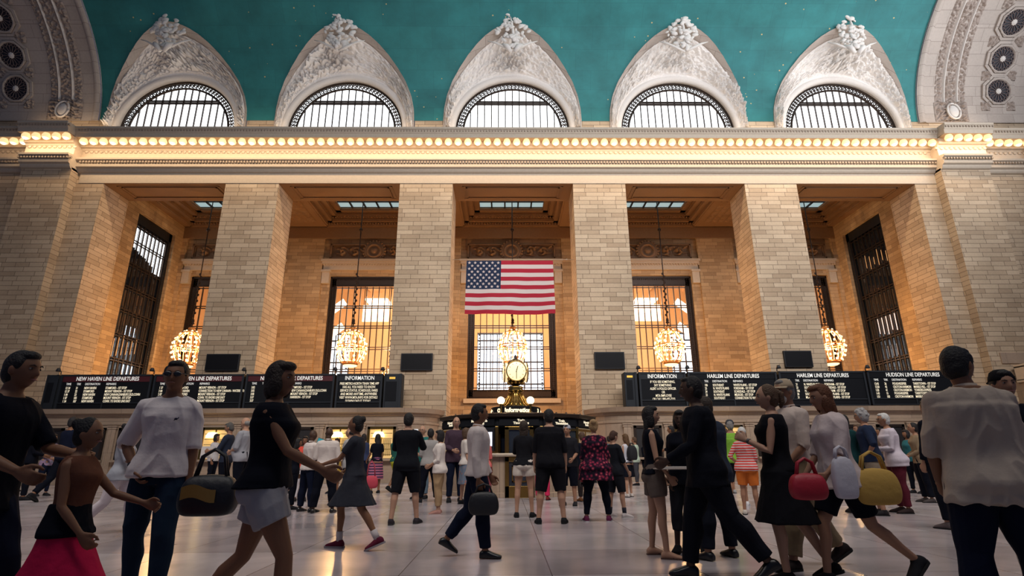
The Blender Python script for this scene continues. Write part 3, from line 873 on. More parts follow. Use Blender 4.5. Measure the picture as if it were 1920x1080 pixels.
# ================================================================ CHANDELIERS
def chandelier(name, loc, label, group, rodtop, full=True):
    t = empty(name, loc, label=label, cat='chandelier', group=group)     # origin = centre of the melon shape
    mb = MB()
    # gilt ribs
    prof = [(.22,1.12),(.42,1.0),(.66,.75),(.82,.42),(.88,.05),(.84,-.32),(.72,-.66),(.56,-.92)]
    for q in range(16):
        a = 2*math.pi*q/16
        mb.tube([(r*math.cos(a), r*math.sin(a), z) for r, z in prof], .028, 5)
    mb.build('rib_cage', GILT, t, smooth=True)
    mb = MB()
    for r, z in ((.42,1.0),(.86,.12),(.86,-.02),(.56,-.92)):
        mb.tube([(r*math.cos(2*math.pi*i/32), r*math.sin(2*math.pi*i/32), z) for i in range(33)], .035, 6)
    mb.lathe([(.0,1.38),(.18,1.34),(.2,1.24),(.12,1.2),(.24,1.14),(.3,1.08),(.2,1.04),(0,1.02)], n=20)
    mb.lathe([(.3,-.92),(.5,-.95),(.46,-1.06),(.2,-1.1),(0,-1.1)], n=24)
    mb.build('collar', GILT, t, smooth=True)
    mb = MB(); mb.lathe([(0,-1.19),(.3,-1.185),(.42,-1.12),(.42,-1.09),(0,-1.08)], n=24); mb.build('glowing_base', BULB, t, smooth=True)
    # rod with small balls
    mb = MB(); mb.tube([(0,0,1.3),(0,0,rodtop)], .035, 6)
    mb.ball((0,0,1.75), .10, 8, 6); mb.ball((0,0,rodtop*.72), .12, 8, 6); mb.lathe([(0,1.9),(.09,1.86),(.05,1.7),(.13,1.6),(0,1.5)], n=10)
    z_ = 2.1
    while z_ < 5.0: mb.ball((.05 if int(z_*5) % 2 else -.05, 0, z_), (.07,.05,.09), 6, 5); z_ += .2
    mb.build('rod', BRONZE, t, smooth=True)
    if full:
        b0 = None
        tiers = [(.36,1.06,7),(.60,.86,10),(.78,.58,12),(.90,.30,13),(.94,.0,13),(.90,-.32,13),(.80,-.60,12),(.64,-.84,10)]
        n = 0
        for j, (r, z, m) in enumerate(tiers):
            for q in range(m):
                a = 2*math.pi*(q+.5*(j % 2))/m
                if b0 is None:
                    bm_ = MB(); bm_.ball((0,0,0), (.066,.066,.075), 8, 6); b0 = bm_.build('bulb', BULB, t, smooth=True); o = b0
                else:
                    o = b0.copy(); COL.objects.link(o); o.parent = t
                o.location = (r*math.cos(a), r*math.sin(a), z); n += 1
    return t
CL = ['brightly lit globe chandelier in the leftmost bay, half hidden by the first pier',
      'brightly lit globe chandelier in the second bay from the left',
      'globe chandelier hanging below the flag, right above the clock',
      'brightly lit globe chandelier in the fourth bay, left of the grid window edge',
      'brightly lit globe chandelier in the rightmost bay, half hidden by the last pier']
CHY = D+5.6
ch0 = chandelier('chandelier', (0,0,0), CL[0], 'globe chandeliers in the deep bays', 11.15)
for k, x in enumerate((-20.3, -10.12, 0.02, 9.95, 20.1)):
    if k == 0: ch0.location = (x, CHY, 7.72)
    else: copy_tree(ch0, (x, CHY, 7.72), label=CL[k])
chf = copy_tree(ch0, (-9.3, BK+4.2, 6.5), label='lit chandelier of the hall behind, seen low through the second tall window', group='chandeliers of the hall behind')
copy_tree(ch0, (9.0, BK+4.2, 6.5), label='lit chandelier of the hall behind, seen low through the fourth tall window', group='chandeliers of the hall behind')

# ================================================================ FLAG
fl = empty('flag', (-.19, D+.75, 11.8), label='large hanging flag with red and white stripes and white stars on dark blue', cat='flag')
FR = solid('flag_red', (.40,.010,.032), .85, bump=.2, bscale=60); FW = solid('flag_white', (.66,.57,.54), .85, bump=.2, bscale=60); FB = solid('flag_blue', (.006,.020,.062), .85)
FWD, FHT = 4.9, 3.1
def fpt(a, b):
    x = -FWD/2+FWD*a; sk = .10*b
    w = .10*math.sin(a*9+b*1.5)*b+.035*math.sin(a*27+b*5)*b
    return (x*(1+.0*b)-(.06*b if a < .5 else -.06*b)+ .0*sk, w, -FHT*b-.05*b*math.sin(a*math.pi*.9))
for i in range(13):
    mb = MB(); a0 = 0 if i >= 7 else .4
    mb.grid(lambda a, b: fpt(a0+(1-a0)*a, (i+b)/13), 60, 4)
    o = mb.build('stripe', FR if i % 2 == 0 else FW, fl, smooth=True, fix=False)
mb = MB(); mb.grid(lambda a, b: fpt(.4*a, b*7/13), 30, 20); mb.build('canton', FB, fl, smooth=True, fix=False)
st0 = None
for r_ in range(9):
    for c_ in range(6 if r_ % 2 == 0 else 5):
        a = .4*((c_+.5)/6 if r_ % 2 == 0 else (c_+1)/6); b = (7/13)*(r_+.75)/9.5
        p = fpt(a, b)
        if st0 is None:
            sm = MB(); poly = [((.098 if q % 2 == 0 else .040)*math.sin(math.pi*q/5), (.098 if q % 2 == 0 else .040)*math.cos(math.pi*q/5)) for q in range(10)]
            sm.prism(poly, -.012, .0); st0 = sm.build('star', FW, fl); o = st0
        else:
            o = st0.copy(); COL.objects.link(o); o.parent = fl
        o.location = (p[0], p[1]-.012, p[2])
mb = MB(); mb.tube([(-3.3,0,.04),(3.6,0,.04)], .018, 6); mb.ball((3.2,0,.04), .045, 8, 6)
tag(mb.build('cable', TRIM, smooth=True), 'thin taut wire stretched across the middle opening, holding the flag', 'cable').location = (-.15, D+.75, 11.82)

# ================================================================ BLANK SCREENS ON THE PIERS
for k, (x0, x1, z0, z1) in enumerate(((-16.0,-14.28,5.46,6.34),(-5.9,-4.25,5.44,6.34),(4.22,5.8,5.48,6.38),(14.22,15.7,5.55,6.42))):
    t = empty('screen', ((x0+x1)/2, D-.02, (z0+z1)/2), label=f"black blank display mounted on the {['first','second','third','fourth'][k]} pier from the left", cat='screen', group='blank displays on the piers')
    w, h = (x1-x0)/2, (z1-z0)/2
    MB().box(-w, w, -.12, .02, -h, h).build('housing', BLACKIRON, t, bevel=.02)
    MB().box(-w+.05, w-.05, -.125, -.118, -h+.05, h-.05).build('display', SCREEN, t)

# ================================================================ DEPARTURE BOARDS
YB = D-1.62
def board(x0, x1, dz, title, head, rows, kind, label, grp, info=False, yoff=0.):
    t = empty('departure_board', ((x0+x1)/2, YB, 3.38+dz), label=label, cat='departure board', group=grp)
    w = (x1-x0)/2
    MB().box(-w, w, 0, .55, 0, 1.66).build('housing', BOARD, t, bevel=.01)
    mb = MB()
    mb.box(-w, w, -.05, .02, 1.60, 1.68); mb.box(-w, w, -.04, .02, .29, .34); mb.box(-w, w, -.05, .02, 0, .05)
    mb.box(-w, -w+.09, -.07, .02, 0, 1.68); mb.box(w-.09, w, -.07, .02, 0, 1.68)
    if not info: mb.box(-.03, .03, -.03, .02, .05, .3)
    mb.build('frame', BOARDF, t)
    hb = MB().box(-w+.09, w-.09, -.02, 0, 1.33, 1.6).build('header_band', MAROON if kind == 'L' else (BOARDF if info and kind == 'I' else BOARD), t)
    text('title_lettering', title, .27, (.0 if info else .05, -.03, 1.465), LETTERW, t, sx=.78, bold=.003)
    if info:
        n = len(rows)
        for i, r_ in enumerate(rows):
            text('lettering', r_, .168, (0, -.015, 1.2-i*.167), LETTER, t, sx=.66, bold=.002)
    else:
        cols = [-w+.30, -w+.80, -w+1.2, -w+2.22 if w > 2.15 else -w+2.1]
        for x_, h_ in zip(cols, head):
            text('column_heading', h_, .15, (x_, -.015, 1.22), LETTERW, t, align='LEFT', sx=.75)
        for i, r_ in enumerate(rows):
            for x_, s_ in zip(cols, r_):
                if s_: text('row_lettering', s_, .165, (x_, -.015, 1.03-i*.157), LETTER, t, align='LEFT', sx=.60, bold=.002)
    return t
H4 = ('TIME', 'TRK', 'DESTINATION', 'REMARKS')
board(-22.02, -17.62, 0, 'NEW HAVEN LINE DEPARTURES', H4,
      [('12 34','21','NEW HAVEN','STAMFORD - 1ST STOP'),('12 37','22','STAMFORD','MOUNT VERNON - 1ST STOP'),('1 04','23','NEW HAVEN','NEW CANAAN,DANBURY,OLD,CONN'),
       ('1 07','105','STAMFORD','MOUNT VERNON - 1ST STOP'),('1 34','107','NEW HAVEN','CONN. TO SHORE LINE EAST')], 'L',
      'maroon topped departure board at the outer end of the left row', 'departure boards on the left ledge')
board(-17.52, -13.18, 0, 'NEW HAVEN LINE DEPARTURES', H4,
      [('1 37','106','STAMFORD','MOUNT VERNON - 1ST STOP'),('2 04','24','NEW HAVEN','CONNECTION TO NEW CANAAN - WATERBURY'),('2 07','21','STAMFORD','MOUNT VERNON - 1ST STOP'),
       ('2 34','22','NEW HAVEN','CONN. TO SHORE LINE EAST'),('2 37','23','STAMFORD','MOUNT VERNON - 1ST STOP')], 'L',
      'maroon topped departure board behind the man in the white t-shirt', 'departure boards on the left ledge')
board(-13.08, -8.78, 0, 'NEW HAVEN LINE DEPARTURES', H4,
      [('3:02','','','STAMFORD - 1ST STOP'),('3:05','','','NEW CANAAN,DANBURY,OLD,CONN'),('3:08','','','MOUNT VERNON - 1ST STOP'),('3:37','','','HARRISON - 1ST STOP'),('3:37','','','')], 'L',
      'maroon topped departure board directly left of the INFORMATION panel', 'departure boards on the left ledge')
board(-8.68, -6.45, 0, 'INFORMATION', None,
      ['FREE METRO-NORTH TRAIN TIME APP','HAS ALL YOU NEED TO KNOW.','SERVICE STATUS, SCHEDULES, FARES','AND MORE! ANYTIME, ANYWHERE','VISIT WWW.MTA.INFO FOR DETAILS','DOWNLOAD IT TODAY.'], 'I',
      'information board reading FREE METRO-NORTH TRAIN TIME APP', 'departure boards on the left ledge', info=True)
RZ = .03
board(6.1, 8.42, RZ, 'INFORMATION', None, ['IF YOU SEE SOMETHING,','SAY SOMETHING','ALERT A POLICE OFFICER','OR','MTA EMPLOYEE','OR CALL 888-692-7233'], 'I',
      'information board reading IF YOU SEE SOMETHING, SAY SOMETHING', 'departure boards on the right ledge', info=True)
board(8.52, 12.92, RZ, 'HARLEM LINE DEPARTURES', H4,
      [('12 41','106','SOUTHEAST','WHITE PLAINS - 1ST STOP'),('12 50','25','N. WHITE PLAINS','FORDHAM - 1ST STOP'),('1 10','24','SOUTHEAST','SCARSDALE - 1ST STOP'),
       ('1 20','22','N. WHITE PLAINS','MELROSE - 1ST STOP'),('1 48','32','SOUTHEAST','CONNECTION TO WASSAIC')], 'R',
      'HARLEM LINE departure board directly right of the INFORMATION panel', 'departure boards on the right ledge')
board(13.02, 17.32, RZ+.02, 'HARLEM LINE DEPARTURES', H4,
      [('','21','N. WHITE PLAINS','FORDHAM - 1ST STOP'),('','23','SOUTHEAST','SCARSDALE - 1ST STOP'),('','106','N. WHITE PLAINS','FORDHAM - 1ST STOP'),
       ('','30','SOUTHEAST','WHITE PLAINS - 1ST STOP'),('','31','MOUNT KISCO','WHITE PLAINS - 1ST STOP')], 'R',
      'HARLEM LINE departure board directly left of the HUDSON LINE board', 'departure boards on the right ledge')
board(17.42, 21.9, RZ+.04, 'HUDSON LINE DEPARTURES', H4,
      [('12:43','26','POUGHKEEPSIE','TARRYTOWN - 1ST STOP'),('12:50','42','CROTON-HARMON','MARBLE HILL - 1ST STOP'),('1:20','41','CROTON-HARMON','YONKERS-EXPRESS'),
       ('1:43','15','POUGHKEEPSIE','TARRYTOWN - 1ST STOP'),('1:51','103','CROTON-HARMON','MARBLE HILL - 1ST STOP')], 'R',
      'HUDSON LINE departure board beside the tall man in the beige polo', 'departure boards on the right ledge')
for (x0, x1, dz, nm) in ((-22.72,-22.1,0,'outer end of the left boards'),(-6.38,-5.5,0,'inner end of the left boards'),(5.38,6.03,RZ,'inner end of the right boards'),(21.95,22.6,RZ,'outer end of the right boards')):
    t = empty('board_end_cabinet', ((x0+x1)/2, YB, 3.38+dz), label=f'narrow dark metal cabinet at the {nm}', cat='cabinet', group='end cabinets of the boards')
    w = (x1-x0)/2
    MB().box(-w, w, 0, .62, 0, 1.68).build('housing', BOARDF, t, bevel=.03)
    MB().box(-w+.1, w-.25, -.01, 0, .35, 1.3).build('panel', BOARD, t)
    mb = MB(); mb.box(w-.14, w-.02, -.06, .02, 0, 1.68); mb.box(-w+.02, -w+.08, -.05, .02, 0, 1.68); mb.build('post', BOARDF, t)
    if abs(x0) < 7: 
        mb = MB(); mb.box(-.18, .1, -.02, 0, 1.42, 1.52); mb.build('amber_light', solid('amber_light', (.6,.35,.05), .4, emit=(1,.6,.1), es=.6), t)
f0 = None
for x, dz in ((-17.57,0),(-13.13,0),(-8.73,0),(-6.42,0),(-22.06,0),(6.06,RZ),(8.47,RZ),(12.97,RZ),(17.37,RZ)):
    if f0 is None:
        f0 = empty('flood_lamp', (x, YB-.05, 5.06+dz), label='small dark floodlight clamped to the top edge of a departure board', cat='lamp', group='floodlights on the boards')
        mb = MB(); mb.tube([(0,0,0),(0,-.02,.16),(0,-.15,.24)], .025, 6); mb.build('bracket', BLACKIRON, f0)
        mb = MB(); mb.lathe([(0,.16),(.07,.14),(.12,.0),(.10,-.02),(0,-.02)], (0,-.2,.14), 12); mb.build('hood', BLACKIRON, f0, smooth=True)
    else: copy_tree(f0, (x, YB-.05, 5.06+dz))

# ================================================================ TICKET OFFICE LEDGES
def office_path(s):
    pts = [(-24.9, D-1.95), (-5.6, D-1.95)]
    for i in range(1, 9):
        a = math.pi/2*i/8
        pts.append((-5.6+1.75*math.sin(a), D-1.95+1.95*(1-math.cos(a))))
    pts.append((-3.85, D+.3))
    return [(x*-s, y) for x, y in pts] if s > 0 else pts
def offset_path(p, d, s):
    out = []
    for i in range(len(p)):
        a = Vector(p[max(0, i-1)]); b = Vector(p[min(len(p)-1, i+1)])
        t_ = (b-a).normalized(); n = Vector((t_.y, -t_.x))*(1 if s < 0 else -1)
        if i == 0: n = Vector((0,-1))
        out.append((p[i][0]+n.x*d, p[i][1]+n.y*d))
    return out
def wallprofile(mb, path, prof, s):
    lays = [[(x, y, z) for x, y in offset_path(path, d, s)] for d, z in prof]
    for a, b in zip(lays, lays[1:]):
        for i in range(len(a)-1): mb.quad(a[i], a[i+1], b[i+1], b[i])
OFFD = solid('ticket_office_dark', (.015,.013,.014), .5)
WARMR = solid('warm_lit_room', (.6,.42,.2), .6, emit=(1,.62,.2), es=.42)
for s, nm in ((-1, 'left'), (1, 'right')):
    path = office_path(s)
    mb = MB()
    wallprofile(mb, path, [(0,0),(.06,0),(.06,.5),(0,.55),(0,2.62),(.05,2.66),(.05,2.74),(.0,2.78),(0,3.0),(.08,3.04),(.10,3.12),(.26,3.16),(.30,3.30),(.32,3.37)], s)
    top = offset_path(path, .32, s)
    for i in range(len(top)-1): mb.quad((top[i][0], top[i][1], 3.37), (top[i+1][0], top[i+1][1], 3.37), (top[i+1][0], D+.2, 3.37), (top[i][0], D+.2, 3.37))
    o = struct(mb, 'wall_ticket_office', MARBLE, f'{nm} marble ticket office front with a rounded end below the boards')
    # pilasters on the front
    xs_ = [-24.6+ i*1.93 for i in range(11)]
    p0 = None
    for i, x in enumerate(xs_):
        if s > 0: x = -x
        if x*s > 24 : pass
        if p0 is None:
            p0 = empty('marble_pilaster', (x, D-1.95, 0), label=f'flat fluted marble pilaster on the {nm} ticket office front', cat='pilaster', group=f'pilasters of the {nm} ticket office')
            mb = MB(); mb.box(-.17, .17, -.10, .02, .5, 2.5)
            for q in (-.09, 0, .09): mb.box(q-.02, q+.02, -.115, -.10, .7, 2.35)
            mb.build('shaft', MARBLE, p0)
            MB().box(-.22, .22, -.14, .02, 0, .5).build('base', MARBLE, p0)
            mb = MB(); mb.box(-.21, .21, -.13, .02, 2.46, 2.52); mb.box(-.23, .23, -.15, .02, 2.56, 2.62); mb.box(-.19, .19, -.11, .02, 2.5, 2.58); mb.build('capital', MARBLE, p0)
        else: copy_tree(p0, (x, D-1.95, 0))
    # ticket windows between the pilasters
    for i in range(10):
        x = (xs_[i]+xs_[i+1])/2
        if s > 0: x = -x
        lit = (s < 0 and i in (5, 8, 9)) or (s > 0 and i in (8, 7))
        lab = f"{'warm lit' if lit else 'dark'} ticket window of the {nm} office, number {i+1} from its outer end"
        t = empty('ticket_window', (x, D-1.96, 0), label=lab, cat='ticket window', group=f'ticket windows of the {nm} office')
        MB().box(-.56, .56, -.02, .0, 1.1, 2.42).build('room_view', WARMR if lit else OFFD, t)
        mb = MB()
        for (a, b_, c_, d_) in ((-.66,-.54,1.0,2.52),(.54,.66,1.0,2.52),(-.66,.66,2.40,2.52)): mb.box(a, b_, -.07, .02, c_, d_)
        mb.box(-.03, .03, -.05, 0, 1.1, 2.4)
        mb.build('brass_frame' if lit else 'frame', GOLD if lit else BRONZE, t)
        MB().box(-.72, .72, -.25, .02, .98, 1.08).build('counter_ledge', MARBLE, t, bevel=.01)
        if lit:
            mb = MB(); mb.lathe([(.0,.0),(.18,-.02),(.26,-.14),(.28,-.26),(0,-.24)], (-.1,-.14,2.3), 14); mb.build('lamp_shade', solid('glowing_shade', (.9,.7,.4), .4, emit=(1,.72,.32), es=4.), t, smooth=True)
            mb = MB()
            for q in range(7): mb.box(.1+.055*q, .12+.055*q, -.04, -.02, 1.2, 1.95)
            for q in range(5): mb.box(-.5, .5, -.03, -.021, 1.25+.24*q, 1.27+.24*q)
            mb.build('grille', GOLD, t)
# exit signs etc. deep below the middle window: dark doorway
mb = MB(); mb.box(-2.2, 2.2, BK-.3, BK-.2, 0, 3.4)
struct(mb, 'door_1', OFFD, 'dark doorway at the bottom of the back wall behind the booth')

# ================================================================ BALCONY AT THE RIGHT END
t = empty('balustrade', (27.9, D-1.1, 0), label='stone balustrade of the balcony at the far right edge', cat='balustrade')
MB().box(-2.2, 4.5, -.3, .6, 3.4, 4.62).build('balcony_wall', MARBLE, t)
MB().box(-2.3, 4.5, -.42, .3, 5.32, 5.5).build('rail', TRIM, t, bevel=.02)
MB().box(-2.3, 4.5, -.42, .3, 4.6, 4.76).build('plinth', TRIM, t, bevel=.02)
MB().box(-2.3, -1.95, -.38, .26, 4.7, 5.4).build('end_post', TRIM, t)
b0 = None
for i in range(24):
    if b0 is None:
        mb = MB(); mb.lathe([(.06,0),(.08,.04),(.05,.1),(.10,.25),(.06,.42),(.05,.5),(.08,.56)], n=10); o = b0 = mb.build('baluster', TRIM, t, smooth=True)
    else: o = b0.copy(); COL.objects.link(o); o.parent = t
    o.location = (-1.75+i*.24, -.06, 4.76)
tag(MB().box(25.3, 29.5, D-.62, D-.5, 5.62, 6.2).build('marble_plaque', MARBLE, bevel=.02), 'smooth marble slab on the wall above the right hand balustrade', 'plaque')
mb = MB(); mb.box(-31, -24.9, D-2.4, D+.2, 0, 3.3)
struct(mb, 'wall_left', MARBLE, 'dark marble base at the far left of the ticket office')
mb = MB(); mb.box(24.9, 36, D-1.4, D+.2, 0, 3.3)
struct(mb, 'wall_right', MARBLE, 'marble base wall below the right hand balcony')
t = empty('gate_doorway', (-26.3, D-2.42, 0), label='dark doorway with small golden sign at the far left behind the crowd', cat='doorway')
MB().box(-1.5, 1.6, -.03, .02, 0, 2.5).build('opening', OFFD, t)
mb = MB(); mb.box(-1.62,-1.5,-.08,.02,0,2.62); mb.box(1.6,1.72,-.08,.02,0,2.62); mb.box(-1.62,1.72,-.08,.02,2.5,2.62); mb.build('frame', BRONZE, t)
MB().box(.1, .7, -.06, -.03, 1.25, 1.6).build('golden_sign', solid('golden_sign', (.8,.6,.1), .4, emit=(1,.75,.15), es=.8), t)

# ================================================================ INFORMATION BOOTH
BX, BY, BR = -.05, 19.25, 2.42
t = empty('information_booth', (BX, BY, 0), label='round marble and brass information booth in the middle of the hall', cat='booth')
NS = 12
A0 = -math.pi/2-math.pi/NS
def bp(i, r=BR, z=0.): 
    a = A0+2*math.pi*i/NS; rr = r/math.cos(math.pi/NS)
    return (rr*math.cos(a), rr*math.sin(a), z)
def ringsolid(mb, prof):
    mb.loft([[bp(i, r, z) for i in range(NS)] for r, z in prof], True)
mb = MB(); ringsolid(mb, [(BR+.05,0),(BR+.05,.12),(BR,.14),(BR,1.12)]); mb.build('marble_base', MARBLE, t)
mb = MB(); ringsolid(mb, [(BR-.05,1.12),(BR+.12,1.13),(BR+.14,1.18),(BR+.12,1.22),(BR-.05,1.22)]); mb.build('counter', TRIM, t)
mb = MB(); ringsolid(mb, [(BR-.15,1.95),(BR+.02,1.96),(BR+.02,2.22),(BR+.10,2.26),(BR+.12,2.34),(BR,2.36)]); mb.build('fascia', BOARD, t)
mb = MB(); ringsolid(mb, [(BR+.03,2.225),(BR+.12,2.26),(BR+.14,2.35),(BR+.06,2.37),(BR-.1,2.37)]); mb.build('cornice', BRONZE, t)
i0 = None
for i in range(NS):
    p = bp(i, BR, 1.22)
    a = A0+2*math.pi*i/NS
    if i0 is None:
        mb = MB(); mb.box(-.05,.05,-.05,.05,0,.76); o = i0 = mb.build('post', GOLD, t, bevel=.01)
    else: o = i0.copy(); COL.objects.link(o); o.parent = t
    o.location = p; o.rotation_euler = (0,0,a)
g0 = None
GL = solid('booth_glass', (.03,.035,.04), .05, spec=.7)
INSIDE = solid('booth_interior', (.30,.22,.13), .6, emit=(1,.75,.45), es=.12)
for i in range(NS):
    # face i spans bp(i)..bp(i+1)
    am = A0+2*math.pi*(i+.5)/NS; w = BR*math.tan(math.pi/NS)
    f = bpy.data.objects.new('glazed_bay', None) if False else None
    M = Matrix.Translation((BR*math.cos(am), BR*math.sin(am), 0)) @ Matrix.Rotation(am+math.pi/2, 4, 'Z')   # local -y outward
    def place(o): o.matrix_local = M
    if i == 0:      # door side (faces the camera)
        mb = MB()
        for (a, b_, c_, d_) in ((-.42,-.30,.0,1.97),(.30,.42,.0,1.97),(-.42,.42,1.88,1.97),(-.42,.42,.0,.32),(-.42,.42,.98,1.12)): mb.box(a, b_, -.09, .0, c_, d_)
        d_ = mb.build('door', GOLD, t, bevel=.008); place(d_)
        mb = MB(); mb.box(-.30,.30,-.05,-.02,.32,.98); mb.box(-.30,.30,-.05,-.02,1.12,1.88); mb.build('door_glass', DARKPANE, d_)
        mb = MB()
        for (a, b_, c_, e_) in ((-.22,-.18,.42,.88),(.18,.22,.42,.88),(-.22,.22,.84,.88),(-.22,.22,.42,.46)): mb.box(a, b_, -.075, -.05, c_, e_)
        mb.build('door_grille', GOLD, d_)
        mb = MB(); mb.ball((.34,-.13,1.05), .03, 8, 6); mb.build('knob', GOLD, d_)
    else:
        o = MB().box(-w+.05, w-.05, -.02, .0, 1.22, 1.96).build('glass', INSIDE if i in (2,3,9,10) else GL, t); place(o)
        mb = MB(); mb.box(-w+.04, w-.04, -.06, 0, 1.22, 1.30); mb.box(-w+.04, w-.04, -.05, 0, 1.86, 1.93)
        if i not in (11,): mb.box(-.02,.02,-.04,0,1.3,1.9)
        o = mb.build('brass_rail', GOLD, t); place(o)
    words = 'Information\nBooth' if i % 2 == 0 else 'Metro-North\nRailroad'
    o = MB().box(-w+.06, w-.06, -.055, -.02, 2.0, 2.2).build('sign_panel', BOARD, t); place(o)
    if i in (0, 1, 2, 3, 9, 10, 11):
        tx = text('sign_lettering', {0:'Train\nTimetables',1:'Train\nTimetables'}.get(i, words), .095, (.06,-.065,2.11), LETTER, o, sx=1.1, bold=.004, ls=.8)
# monitor on the left of the door
am = A0+2*math.pi*(11.5)/NS
M = Matrix.Translation((BR*math.cos(am), BR*math.sin(am), 0)) @ Matrix.Rotation(am+math.pi/2, 4, 'Z')
m_ = MB().box(-.56, .60, -.10, -.05, 1.28, 1.93).build('monitor', BLACKIRON, t); m_.matrix_local = M
MB().box(-.20, .54, -.106, -.10, 1.42, 1.82).build('lit_screen', solid('lit_screen', (.7,.72,.8), .3, emit=(.80,.82,1.), es=1.05), m_)
mb = MB()
for i in range(7): mb.box(-.14, .1+.12*((i*7) % 3), -.109, -.106, 1.50+i*.04, 1.512+i*.04)
mb.build('screen_text', solid('screen_text', (.3,.3,.4), .5), m_)
mb = MB()
for i in range(36):
    a = 2*math.pi*i/36; mb.ball((2.3*math.cos(a), 2.3*math.sin(a), 2.38), (.035,.035,.04+.02*(i % 2)), 6, 5)
mb.build('roof_cresting', BRONZE, t)
mb = MB(); mb.lathe([(BR,2.36),(1.2,2.40),(.95,2.42),(0,2.43)], n=24); mb.build('roof', BLACKIRON, t, smooth=True)

# rotating sign ring + pedestal + clock
t2 = empty('ball_clock', (BX-.05, BY, 2.42), label='four faced brass ball clock on top of the information booth', cat='clock')
mb = MB(); mb.lathe([(0,.0),(.62,.0),(.60,.10),(.52,.34),(.40,.42),(.36,.52),(.27,.62),(.22,.75),(.20,.80),(.27,.84),(.28,.88),(.24,.94),(.27,.99),(.22,1.02),(0,1.03)], n=32)
mb.build('pedestal', GOLD, t2, smooth=True)
mb = MB()
for q in range(20):
    a = 2*math.pi*q/20
    mb.tube([(.55*math.cos(a), .55*math.sin(a), .34),(.42*math.cos(a), .42*math.sin(a), .44),(.38*math.cos(a), .38*math.sin(a), .54),(.29*math.cos(a), .29*math.sin(a), .64),(.23*math.cos(a), .23*math.sin(a), .77)], .022, 5)
mb.build('ribs', GOLD, t2, smooth=True)
CZ = 1.50
mb = MB()
mb.ball((0,0,CZ), (.40,.40,.47), 32, 20); mb.build('globe', solid('clock_case', (.16,.13,.07), .25, 1.), t2, smooth=True)
mb = MB(); mb.lathe([(0,.62),(.03,.58),(.06,.52),(.04,.48),(.08,.46),(.13,.42),(0,.40)], (0,0,CZ+.02), 14); mb.build('finial', BRONZE, t2, smooth=True)
FACE = solid('opal_clock_face', (.95,.80,.5), .3, emit=(1.,.74,.40), es=.95)
for q in range(4):
    a = -math.pi/2+q*math.pi/2+.06
    M = Matrix.Translation((.30*math.cos(a), .30*math.sin(a), CZ)) @ Matrix.Rotation(a+math.pi/2, 4, 'Z')
    m1 = MB(); m1.loft([[(r*math.cos(2*math.pi*i/40), y, r*math.sin(2*math.pi*i/40)) for i in range(40)] for r, y in ((.33,.02),(.33,-.10),(.28,-.125),(.0001,-.15))], True)
    f = m1.build('clock_face', FACE, t2, smooth=True); f.matrix_local = M
    m1 = MB(); m1.tube([(.335*math.cos(2*math.pi*i/40), -.09, .335*math.sin(2*math.pi*i/40)) for i in range(41)], .022, 8); m1.build('bezel', GOLD, f, smooth=True)
    if q in (0,1,3):
        m1 = MB()
        for h in range(12):
            b_ = 2*math.pi*h/12; m1.tube([(.235*math.sin(b_), -.142, .235*math.cos(b_)),(.275*math.sin(b_), -.133, .275*math.cos(b_))], .007, 4)
        m1.build('hour_marks', BLACKIRON, f)
        for ang, ln, wd in ((R(17), .17, .013), (R(181), .24, .010)):
            m1 = MB(); m1.tube([(-.05*math.sin(ang), -.162, -.05*math.cos(ang)),(ln*math.sin(ang), -.162, ln*math.cos(ang))], wd, 5)
            m1.build('hand', BLACKIRON, f)
mb = MB()
for q in range(4):      # acorn bosses between the faces
    a = -math.pi/2+q*math.pi/2+.06+math.pi/4
    for zz in (CZ+.05, CZ-.25): mb.ball((.36*math.cos(a), .36*math.sin(a), zz), (.05,.05,.08), 8, 6)
for q in range(12):
    a = 2*math.pi*q/12; mb.ball((.26*math.cos(a), .26*math.sin(a), CZ-.38), .045, 8, 6)
mb.build('bosses', GOLD, t2, smooth=True)
t3 = empty('information_sign', (BX-.05, BY, 2.44), label='curved black sign ring with glowing information lettering below the clock', cat='sign')
mb = MB(); mb.lathe([(.80,.0),(.84,.02),(.84,.26),(.80,.28),(.74,.28),(.74,.0)], n=40); mb.build('ring', BOARD, t3, smooth=False)
def ringword(word, a_mid, size, step):
    n = len(word)
    tot = sum(step.get(c, .13) for c in word); pos = -tot/2
    for c in word:
        w = step.get(c, .13); a = a_mid+(pos+w/2)/.86; pos += w
        if c == ' ': continue
        text('letter', c, size, (.86*math.cos(a), .86*math.sin(a), .135), solid('sign_glow', (1,.85,.6), .4, emit=(1.,.80,.50), es=1.2), t3, rot=(math.pi/2, 0, a+math.pi/2), bold=.008, sx=.95)
ST = {'i':.05,'I':.055,'n':.092,'f':.058,'o':.096,'r':.062,'m':.142,'a':.09,'t':.06,' ':.06,'3':.09,'s':.08,'l':.04}
ringword('Information', -math.pi/2+.06, .19, ST)
for aa, w_ in ((-math.pi/2+1.02, '3'), (-math.pi/2-.72, 'O'), (-math.pi/2+1.36, 's'), (-math.pi/2-1.25, 'als')): ringword(w_, aa, .17, ST)
for k, x in enumerate((-.5, .47)):
    g = empty('globe_lamp', (BX-.05+x, BY-.78, 2.42), label=f"round glowing globe lamp {'left' if k == 0 else 'right'} of the clock pedestal", cat='lamp', group='globe lamps on the booth')
    mb = MB(); mb.lathe([(.07,0),(.05,.05),(.03,.1),(.03,.32),(.07,.36)], n=12); mb.build('stand', GOLD, g, smooth=True)
    mb = MB(); mb.ball((0,0,.47), .125, 20, 14); mb.build('globe', solid('opal_globe', (1,.85,.6), .3, emit=(1,.80,.50), es=5.), g, smooth=True)
